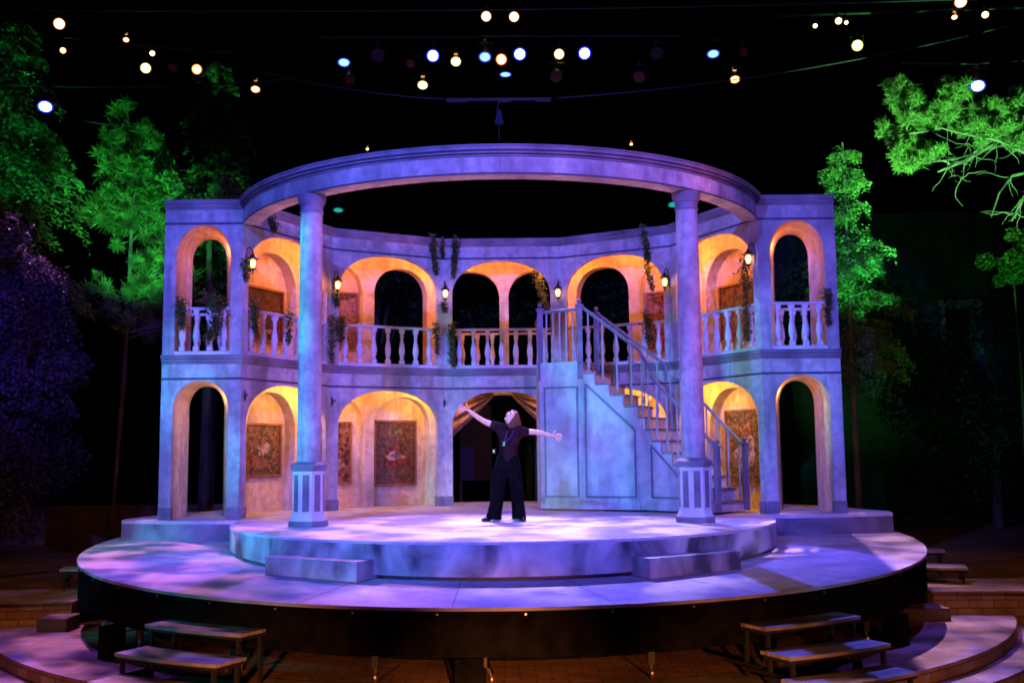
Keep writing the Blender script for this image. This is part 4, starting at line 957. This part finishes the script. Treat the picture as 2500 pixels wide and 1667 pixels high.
pipe(at(1360, 240, 19), at(2560, 38, 19), .014, 'cable rising from hanging bar to upper right', 'rig_cable', 'cable', .25, 'cable')
pipe(at(-40, 205, 18.6), at(700, 195, 18.6), .016, 'black cable crossing in front of left trees', 'rig_cable', 'cable', .1)
pipe(at(2200, 155, 17.5), at(2560, 143, 17.5), .016, 'black cable crossing above the right pine', 'rig_cable', 'cable', .05)
pipe(at(205, 296, 20.5), at(330, 309, 20.5), .010, 'short pale wire beside top of left pine', 'rig_cable', 'cable', .02, 'cable')
hb = empty('hanging_speaker', at(1218, 244, 19)); tag(hb, 'bar with dim blue lit speaker hung above ring beam', 'speaker')
g = MB(); g.box((0, 0, 0), (2.0, .07, .045)); g.box((-.8, -.01, -.035), (.4, .05, .03)); g.box((.1, -.01, -.035), (.25, .05, .03)); g.box((.85, -.01, -.035), (.3, .05, .03)); g.build('bar', mat('bar_paint', (.08, .05, .06)), hb)
g = MB(); g.tube([(0, 0, 0), (-.04, 0, -.22)], .01, 6); g.lathe([(.015, -.5), (.10, -.46), (.07, -.40), (.05, -.28), (.03, -.2)], 12); g.build('speaker_horn', mat('horn_paint', (.04, .04, .09)), hb)
g = MB(); g.tube([(0, 0, -.48), (0, 0, -.8)], .008, 6); g.build('hanging_wire', M['cable'], hb)

# ================================================================ TREES
def nrm(a): return a/np.maximum(1e-9, np.linalg.norm(a, axis=1))[:, None]
def quads(c, a, b, la, lb):
    V = np.stack([c-a*la*.5, c+b*lb*.5, c+a*la*.5, c-b*lb*.5], 1).reshape(-1, 3); return V, np.arange(len(V)).reshape(-1, 4)
def fir(name, x, y, z0, z1, rad, label, seed=0, nb=130, leaf=.13, per=90, gz=-.9, droop=.35, m='needle', trunk='bark', tr=.16, vis=0.0, expo=.75, leanx=0):
    rg = np.random.default_rng(seed); r = empty(name, (x, y, gz)); tag(r, label, 'tree')
    H = z1-gz; g = MB(); g.tube([(leanx*t*t, 0, H*t) for t in (0, .25, .5, .75, 1)], [tr, tr*.85, tr*.6, tr*.35, .02], 8)
    cs = []
    for k in range(nb):
        t = rg.random(); z = z0+(z1-z0)*t-gz; ang = rg.random()*2*PI; L = rad*(1-t)**expo*(.55+.55*rg.random())+.12
        d = np.array([math.cos(ang), math.sin(ang), 0]); u = np.linspace(0, 1, 7)[:, None]
        lx = leanx*(z/H)**2
        P_ = np.array([lx, 0, z])+d*L*u+np.array([0, 0, 1])*(-droop*L*u**1.6+.10*L*np.sin(u*PI))
        if k % 2 == 0: g.tube([tuple(q) for q in P_[::2]], [.022, .016, .010, .005], 5, False)
        n = int(per*(.35+L/rad)); uu = rg.random((n, 1))**.75
        base = np.array([lx, 0, z])+d*L*uu+np.array([0, 0, 1])*(-droop*L*uu**1.6+.10*L*np.sin(uu*PI))
        side = np.array([-d[1], d[0], 0]); wdt = .30*L*(1.05-uu)+.05
        off = side*rg.normal(0, 1, (n, 1))*wdt*.7+np.array([0, 0, 1])*(-abs(rg.normal(0, .10, (n, 1)))*1.1)
        cs.append((base+off, np.tile(d, (n, 1))*.8+side*np.sign(off@side)[:, None]*.5))
    c = np.concatenate([q[0] for q in cs]); dr = np.concatenate([q[1] for q in cs]); n = len(c)
    a = nrm(dr+rg.normal(0, .35, (n, 3))+np.array([0, 0, -.35])); b = nrm(np.cross(a, rg.normal(size=(n, 3))))
    s = leaf*(.6+.8*rg.random((n, 1))); V, F = quads(c, a, b, s, s*.38)
    g.build('trunk', M[trunk], r); npmesh('crown', V, F, M[m], r); return r
def tufts(centers, rads, rg, per=150, wd=.016):
    C = np.repeat(np.array(centers), per, 0); Rr = np.repeat(np.array(rads)[:, None], per, 0); n = len(C)
    d = nrm(rg.normal(size=(n, 3))+np.array([0, 0, .25])); C = C+rg.normal(0, 1, (n, 3))*Rr*.22; b = nrm(np.cross(d, rg.normal(size=(n, 3)))); L = Rr*(.65+.45*rg.random((n, 1)))
    st_ = C+d*Rr*.12
    V = np.stack([st_-b*wd, st_+b*wd, st_+d*L], 1).reshape(-1, 3); return V, np.arange(len(V)).reshape(-1, 3)
def pine(name, x, y, z0, z1, rad, label, seed=0, nb=40, tr=.11, gz=-.9, tuft=.30, per=170, trunk='palebark', m='needle'):
    rg = np.random.default_rng(seed); r = empty(name, (x, y, gz)); tag(r, label, 'tree')
    H = z1-gz; g = MB(); lean = lambda t: .25*math.sin(t*2.2)
    g.tube([(lean(t)-lean(.6), 0, H*t) for t in np.linspace(0, 1, 9)], list(np.linspace(tr, .03, 9)), 8)
    cen = []; rad_ = []
    for k in range(nb):
        t = rg.random()**.9; z = z0+(z1-z0)*t-gz; ang = rg.random()*2*PI; L = rad*(1-.75*t)*(.4+.65*rg.random())
        d = np.array([math.cos(ang), math.sin(ang)*.8, .22+.3*rg.random()]); x0 = lean(z/H)-lean(.6)
        p = np.array([x0, 0, z]); e = p+d*L; mid = p+d*L*.5+np.array([0, 0, -.06]); g.tube([tuple(p), tuple(mid), tuple(e)], [.03, .02, .01], 5, False)
        for q in range(6):
            f = .35+.6*rg.random(); c = p+d*L*f+rg.normal(0, .20, 3); cen.append(c); rad_.append(tuft*(.6+.6*rg.random()))
            g.tube([tuple(p+d*L*max(.2, f-.25)), tuple(c)], [.010, .006], 4, False)
    V, F = tufts(cen, rad_, rg, per); g.build('trunk', M[trunk], r); npmesh('crown', V, F, M[m], r); return r
def bushy(name, x, y, z0, z1, rx, label, seed=0, n=16000, leaf=.09, gz=-.9, m='leaf', nc=60, tr=.12, ry=None, cat='tree'):
    rg = np.random.default_rng(seed); r = empty(name, (x, y, gz)); tag(r, label, cat); ry = ry or rx
    cz = (z0+z1)/2-gz; hz = (z1-z0)/2
    v = nrm(rg.normal(size=(nc, 3))); rr = (.45+.5*rg.random((nc, 1))); cen = v*rr*np.array([rx, ry, hz])+np.array([0, 0, cz]); cr = (.16+.22*rg.random(nc))*min(rx, hz)
    w_ = cr**2/np.sum(cr**2); idx = rg.choice(nc, n, p=w_); d = nrm(rg.normal(size=(n, 3)))
    c = cen[idx]+d*cr[idx][:, None]*(.55+.5*rg.random((n, 1))); a = nrm(rg.normal(size=(n, 3))); b = nrm(np.cross(a, rg.normal(size=(n, 3)))); s = leaf*(.6+.8*rg.random((n, 1)))
    V, F = quads(c, a, b, s, s*.6); g = MB(); g.tube([(0, 0, 0), (.05, 0, cz*.6), (0, 0, cz+hz*.4)], [tr, tr*.7, tr*.3], 8)
    for k in range(0, nc, 3): g.tube([(0, 0, cz-hz*.4), tuple(cen[k]*np.array([.5, .5, 1])+np.array([0, 0, -.1])), tuple(cen[k])], [tr*.35, tr*.2, .01], 5, False)
    g.build('trunk', M['bark'], r); npmesh('crown', V, F, M[m], r); return r
fir('fir_tree', -9.6, 19.5, 2.6, 9.6, 2.0, 'tall dark fir at far left with green lit upper branches', 11, nb=200, per=190, leaf=.09, droop=.45, expo=.45)
pine('pine_tree', -7.9, 21.5, 3.2, 7.9, 2.0, 'green lit young pine with pale slim trunk left of pavilion', 12, nb=46, tuft=.21, per=120, tr=.055)
bushy('oak_tree', -6.1, 21.0, 5.2, 6.9, 1.05, 'leafy green shrub tree above left wing roof', 13, n=9000, leaf=.08, nc=30)
fir('fir_tree', -7.4, 26, 5.0, 11.2, 1.6, 'dim tall tree with hanging foliage behind left pine', 14, nb=70, per=70, leaf=.16, droop=.9, expo=.3)
bushy('round_bush_tree', -7.75, 15.8, -.4, 4.5, 1.15, 'big dark violet lit bushy tree at left edge', 15, n=52000, leaf=.06, nc=120, ry=1.0, m='dimleaf')
fir('fir_tree', 6.75, 19.6, 2.0, 6.9, 1.25, 'bright green conifer beside the right wing', 16, nb=110, per=230, leaf=.065, droop=.1, trunk='palebark', tr=.07, expo=.55)
bushy('oak_tree', 8.4, 26.0, 2.2, 6.6, 2.2, 'dim green foliage mass before stone building at right', 17, n=16000, leaf=.12, nc=60)
bushy('oak_tree', 11.0, 23.0, -.2, 4.6, 2.3, 'very dark leafy tree at right edge', 18, n=15000, leaf=.11, nc=60, m='shadeleaf')
bushy('leafy_branch_tree', 9.6, 18.9, 3.9, 5.0, .5, 'small bright green leafy clump at right edge', 19, n=3500, leaf=.07, nc=16, tr=.035)
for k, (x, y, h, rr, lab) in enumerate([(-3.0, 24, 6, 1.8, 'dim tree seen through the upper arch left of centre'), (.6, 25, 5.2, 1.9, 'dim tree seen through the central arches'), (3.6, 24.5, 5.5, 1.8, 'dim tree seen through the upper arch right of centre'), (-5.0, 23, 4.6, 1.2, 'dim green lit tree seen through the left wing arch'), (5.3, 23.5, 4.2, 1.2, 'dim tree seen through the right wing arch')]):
    bushy('oak_tree', x, y, 1.0, h, rr, lab, 30+k, n=8000, leaf=.12, nc=36, m='leaf' if k == 3 else 'shadeleaf')
# right pine: limbs reaching in from the right
def limbpine():
    rg = np.random.default_rng(5); r = empty('pine_tree', (9.9, 17.4, -.9)); tag(r, 'pine with bright green tufts and bare curling limbs at upper right', 'tree')
    g = MB(); g.tube([(0, 0, 0), (-.05, 0, 3), (.1, 0, 6), (0, 0, 9)], [.22, .19, .15, .06], 10)
    cen = []; rad_ = []
    def W(px, py, dd=0): p = at(px, py, 17.0+dd); return np.array([p.x-9.9, p.y-17.4, p.z+.9])
    limbs = [[(2560, 400, .3), (2440, 345, .2), (2330, 320, 0), (2260, 300, 0), (2215, 265, 0), (2200, 215, 0)],
             [(2300, 312, 0), (2240, 325, 0), (2190, 330, 0), (2160, 325, 0)], [(2260, 300, 0), (2215, 275, .1), (2190, 270, .1)],
             [(2440, 345, .2), (2380, 320, .1), (2320, 290, .1), (2300, 250, .1), (2310, 210, .1)], [(2320, 290, .1), (2345, 250, .2), (2365, 220, .2)],
             [(2540, 330, .4), (2470, 345, .4), (2400, 365, .3), (2330, 390, .2), (2240, 400, .1), (2200, 385, .1)],
             [(2400, 330, .2), (2365, 310, .2), (2390, 250, .2)], [(2560, 290, .5), (2480, 310, .4), (2440, 270, .4), (2430, 240, .4)], [(2560, 300, .2), (2500, 275, .2), (2450, 310, .3)]]
    for L in limbs:
        pts = [W(*q) for q in L]; sm_ = []
        for i in range(len(pts)-1):
            for u in (0, .5): sm_.append(pts[i]*(1-u)+pts[i+1]*u+rg.normal(0, .012, 3))
        sm_.append(pts[-1]); n = len(sm_); g.tube([tuple(q) for q in sm_], [.019*(1-i/n)+.005 for i in range(n)], 6, False)
    tc = [(2185, 195), (2200, 205), (2190, 225), (2178, 240), (2230, 230), (2240, 250), (2215, 250), (2195, 262), (2205, 280), (2225, 290), (2250, 265), (2160, 310), (2172, 325), (2185, 345), (2195, 335), (2240, 305), (2262, 285), (2215, 310), (2285, 262), (2300, 275), (2310, 205), (2305, 225), (2318, 235), (2345, 215), (2355, 235), (2330, 265), (2290, 300), (2320, 290), (2315, 262), (2335, 290), (2375, 275), (2385, 265), (2190, 375), (2205, 365), (2235, 390), (2225, 350), (2258, 380), (2430, 245), (2450, 265), (2445, 290), (2420, 290), (2460, 310), (2440, 330), (2400, 320), (2470, 280), (2280, 365), (2480, 240), (2495, 262), (2500, 300), (2485, 325), (2462, 345), (2410, 300), (2395, 345), (2370, 300), (2350, 320), (2500, 350), (2200, 400), (2225, 405), (2270, 272), (2250, 290)]
    for (px, py) in tc:
        for q in range(4): cen.append(W(px+rg.normal(0, 9), py+rg.normal(0, 8), rg.normal(.1, .2))); rad_.append(.08+.07*rg.random())
    lp_ = [W(*q) for q in [(2440, 345, .2), (2400, 365, .3), (2330, 390, .2), (2470, 345, .4), (2380, 380, .3), (2355, 400, .3), (2350, 430, .3), (2470, 430, .5), (2440, 470, .4), (2425, 510, .4), (2500, 480, .3), (2480, 520, .3), (2320, 405, .2), (2365, 350, .2), (2510, 340, .4)]]
    # hanging bare curly twigs
    for k in range(44):
        p = lp_[int(rg.integers(0, len(lp_)))]; pts = [p]; dvec = np.array([rg.normal(-.3, .5), rg.normal(0, .3), rg.normal(-.5, .4)])
        for i in range(6): dvec = dvec+rg.normal(0, .55, 3); pts.append(pts[-1]+dvec/np.linalg.norm(dvec)*.10)
        g.tube([tuple(q) for q in pts], [.008, .008, .007, .006, .005, .004, .003], 4, False)
    for L in [[(2560, 410, .6), (2470, 430, .5), (2440, 470, .4), (2420, 530, .4)], [(2560, 450, .3), (2500, 480, .3), (2470, 540, .3)], [(2440, 345, .3), (2380, 380, .3), (2355, 400, .3), (2350, 440, .3)], [(2400, 365, .3), (2350, 395, .2), (2290, 420, .2)]]:
        g.tube([tuple(W(*q)) for q in L], [.03, .025, .016, .006][:len(L)], 5, False)
    V, F = tufts(cen, rad_, rg, 130, .008); g.build('trunk', M['palebark'], r); npmesh('crown', V, F, M['needle'], r)
limbpine()

# ---------------------------------------------------------------- stone building far right and masking flats
bd = empty('stone_building', (10.0, 31, -.9)); tag(bd, 'dim greenish stone building with dark window behind right trees', 'building')
g = MB()
W0, W1, BH = -1.2, 5.5, 9.0
def wl(a, b, z0, z1): g.add([(a, 0, z0), (b, 0, z0), (b, 0, z1), (a, 0, z1), (a, 3, z0), (b, 3, z0), (b, 3, z1), (a, 3, z1)], [(0, 1, 2, 3), (4, 7, 6, 5), (0, 3, 7, 4), (1, 5, 6, 2), (3, 2, 6, 7)])
wl(W0, .55, 0, BH); wl(1.5, 3.6, 0, BH); wl(4.5, W1, 0, BH); wl(.55, 1.5, 0, 3.9); wl(.55, 1.5, 5.3, BH); wl(3.6, 4.5, 0, 4.6); wl(3.6, 4.5, 6.0, BH)
g.build('wall', brickmat('stone_wall', (.20, .19, .15), (.30, .28, .22), (.1, .1, .08), .9, .4), bd)
for (x, z) in ((1.025, 4.6), (4.05, 5.3)):
    g = MB(); g.box((x, .5, z), (.96, .05, 1.42)); wn = g.build('window', M['leather'], bd)
    g = MB(); g.box((x, -.03, z+.85), (1.3, .1, .28)); g.box((x-.56, -.03, z), (.14, .1, 1.4)); g.box((x+.56, -.03, z), (.14, .1, 1.4)); g.build('frame', mat('stone_trim', (.35, .33, .28)), wn)
for k, (x, lab) in enumerate(((-.55, 'dim navy masking flat seen left behind the person in the doorway'), (.95, 'dim navy masking flat seen right in the central doorway'))):
    r = empty('masking_flat', (x, 20.6, -.15)); tag(r, lab, 'screen', 'navy masking flats backstage')
    g = MB(); g.box((0, 0, 1.25), (.62, .03, 1.5)); g.build('panel', mat('navy_cloth', (.008, .01, .04)), r)
    g = MB(); g.box((-.3, .04, .9), (.04, .04, 1.8)); g.box((.3, .04, .9), (.04, .04, 1.8)); g.build('frame', M['blackmetal'], r)
g = MB(); g.box((0, 0, .4), (12, .08, .8)); o = g.build('garden_wall', brickmat('dark_garden_brick', (.12, .06, .04), (.18, .10, .06), (.06, .04, .03), .3, .1)); o.location = (-11.5, 21.5, -.9); tag(o, 'low dark brick garden wall far left behind the stage', 'wall')
# ================================================================ LIGHTS OF THE RIG, GALLERY AND TREES, AND ADDED FILLS
# lamps in the overhead rig shining down on the stage (at lit lenses, but for one set beside)
def lp(px, py, d): p = at(px, py, d); return Vector((p.x, p.y-.25, p.z))
spot('rig_beam_light', lp(1187, 41, 20), (-.9, 13.0, 0), (1, .60, .64), 10500, 24, .9, gobo=1, gscale=20, gmin=.12, glo=.44, ghi=.58)
spot('rig_beam_light', lp(1255, 42, 20), (.9, 12.6, 0), (1, .70, .82), 10500, 22, .9, gobo=1, gscale=20, gseed=4, gmin=.12, glo=.44, ghi=.58)
spot('rig_beam_light', lp(1057, 137, 20), (-2.6, 11.8, -.4), (.19, .09, 1), 6000, 46, .6)
spot('rig_beam_light', lp(1427, 131, 20), (2.6, 11.8, -.4), (.11, .11, 1), 9500, 46, .6)
spot('rig_beam_light', lp(111, 259, 18), (-4.0, 11.8, -.4), (.95, .30, .75), 6500, 36, .6, gobo=1, gscale=14, gseed=12, gmin=.0, glo=.44, ghi=.57)
spot('rig_beam_light', (5.6, 18.2, 7.9), (4.0, 11.6, -.4), (1, .50, .85), 8500, 38, .8, gobo=1, gscale=13, gseed=14, gmin=.12, glo=.38, ghi=.64)  # unseen spot set beside its lens, clear of the pine; no fixture
spot('rig_beam_light', lp(481, 170, 20), (-4, 9.6, -1.2), (.8, .2, .5), 1200, 30, .6, gobo=1, gscale=9, gseed=22, gmin=.1)
# follow spot for the person, from the front
spot('follow_spot', (1.5, -3, 7.5), (0, 13.75, .9), (1, .72, .74), 5000, 9, .5, .08)
# gallery lamps (warm), one per bay, both storeys
for i in range(1, 6):
    A = Vector(PV[i]); B = Vector(PV[i+1]); d = (B-A).normalized(); nn = Vector((d.y, -d.x)); m_ = (A+B)/2
    for s in (-.80, .80):
        q = m_+d*s-nn*.14
        point('gallery_lamp_light', (q.x, q.y, 1.80), WARM, 34 if i != 3 else 5, .05)
        point('gallery_lamp_light', (q.x, q.y, 4.06), AMB, 30, .04)
    q = m_-nn*.16; point('gallery_lamp_light', (q.x, q.y, 4.35), AMB, 13, .03); point('gallery_lamp_light', (q.x, q.y, 2.08), WARM, 9 if i != 3 else 3, .03)
for sx in (-1, 1):
    point('gallery_lamp_light', (sx*4.15, 15.2, 1.75), WARM, 5, .05); point('gallery_lamp_light', (sx*4.15, 15.2, 3.95), AMB, 6, .05)
# tree uplights
spot('tree_light', (-5.6, 16.0, 3.2), (-7.7, 21.5, 6.3), (.07, 1, .20), 6000, 40, .6, gobo=1, gscale=26, gmin=.12, glo=.40, ghi=.62)
spot('tree_light', (-6.3, 16.5, 2.6), (-9.0, 19.5, 7.4), (.03, 1, .28), 3200, 34, .8, gobo=1, gscale=17, gmin=.0, glo=.46, ghi=.62)
spot('tree_light', (-4.0, 21.0, .5), (-7.3, 26, 8.5), (.06, 1, .25), 1300, 34, .7)
spot('tree_light', (6.9, 15.2, 1.3), (6.7, 19.6, 5.2), (.07, 1, .24), 12000, 30, .6, gobo=1, gscale=24, gmin=.10, glo=.42, ghi=.64)
spot('tree_light', (6.3, 13.5, .5), (7.9, 17.4, 5.6), (.22, 1, .24), 17000, 40, .7, gobo=1, gscale=18, gmin=.7, glo=.36, ghi=.58)
spot('tree_light', (7.5, 16, .5), (10.5, 26, 4), (.10, 1, .14), 160, 60, .8)
spot('tree_light', (8.6, 16.5, 1.5), (9.6, 18.9, 4.6), (.05, 1, .1), 540, 30, .7)
spot('tree_light', (0, 20.5, 0), (0, 25, 2.6), (.08, 1, .2), 30, 100, .8)
spot('bush_light', (-6.0, 10.0, 4.0), (-7.8, 15.6, 2.6), (.13, .06, 1), 2600, 42, .8, gobo=1, gscale=6, gmin=.2)
# unseen low spots added to stand in for front spill on the brick
for x in (-4, -2, 0, 2, 4): spot('floor_spill_fill', (x, 5.2, -.52), (x*1.05, 9.8, -1.45), (1, .30, .08), 1500 if abs(x) < 2 else 850 if abs(x) < 4 else 260, 34, 1)
for x in (-1, 1): spot('floor_wash', (x*12.5, 8, 4), (x*8.2, 13.8, -1), (1, .32, .09), 1200, 44, .8)
spot('terrace_wash', (-7.2, 14.5, 8.0), (-4.9, 10.9, -1.2), (.30, .09, 1), 2600, 26, .6, gobo=1, gscale=22, gseed=31, gmin=.3)
spot('terrace_wash', (7.4, 14.5, 8.0), (5.3, 11.2, -1.2), (.20, .10, 1), 2600, 28, .6, gobo=1, gscale=22, gseed=35, gmin=.3)
for sx in (-1, 1): spot('added_soffit_fill', (sx*2.62, 13.92, .34), (sx*.9, 12.2, 4.3), (1, .32, .24), 300, 120, .8, rad=.04)  # added fill behind the columns, stands in for floor bounce on the soffit
spot('side_white_spot', (8.5, 2.5, 3.5), (2.6, 11.6, -.2), (.72, .60, .80), 1300, 15, .8, gobo=1, gscale=14, gseed=6, gmin=.2)
spot('tree_light', (-4.6, 17.5, .2), (-5.0, 23, 3.6), (.08, 1, .2), 260, 40, .8)
spot('side_cyan_spot', (-7.5, 4.0, 1.6), (-2.0, 11.0, -.3), (.05, .62, .80), 900, 20, .7, gobo=1, gscale=16, gseed=9, gmin=.3)
spot('tree_light', (9.5, 27.2, 1.0), (11.3, 31, 4.0), (.12, 1, .25), 90, 90, 1)  # weak green spot added to brighten the stone building, not a tree
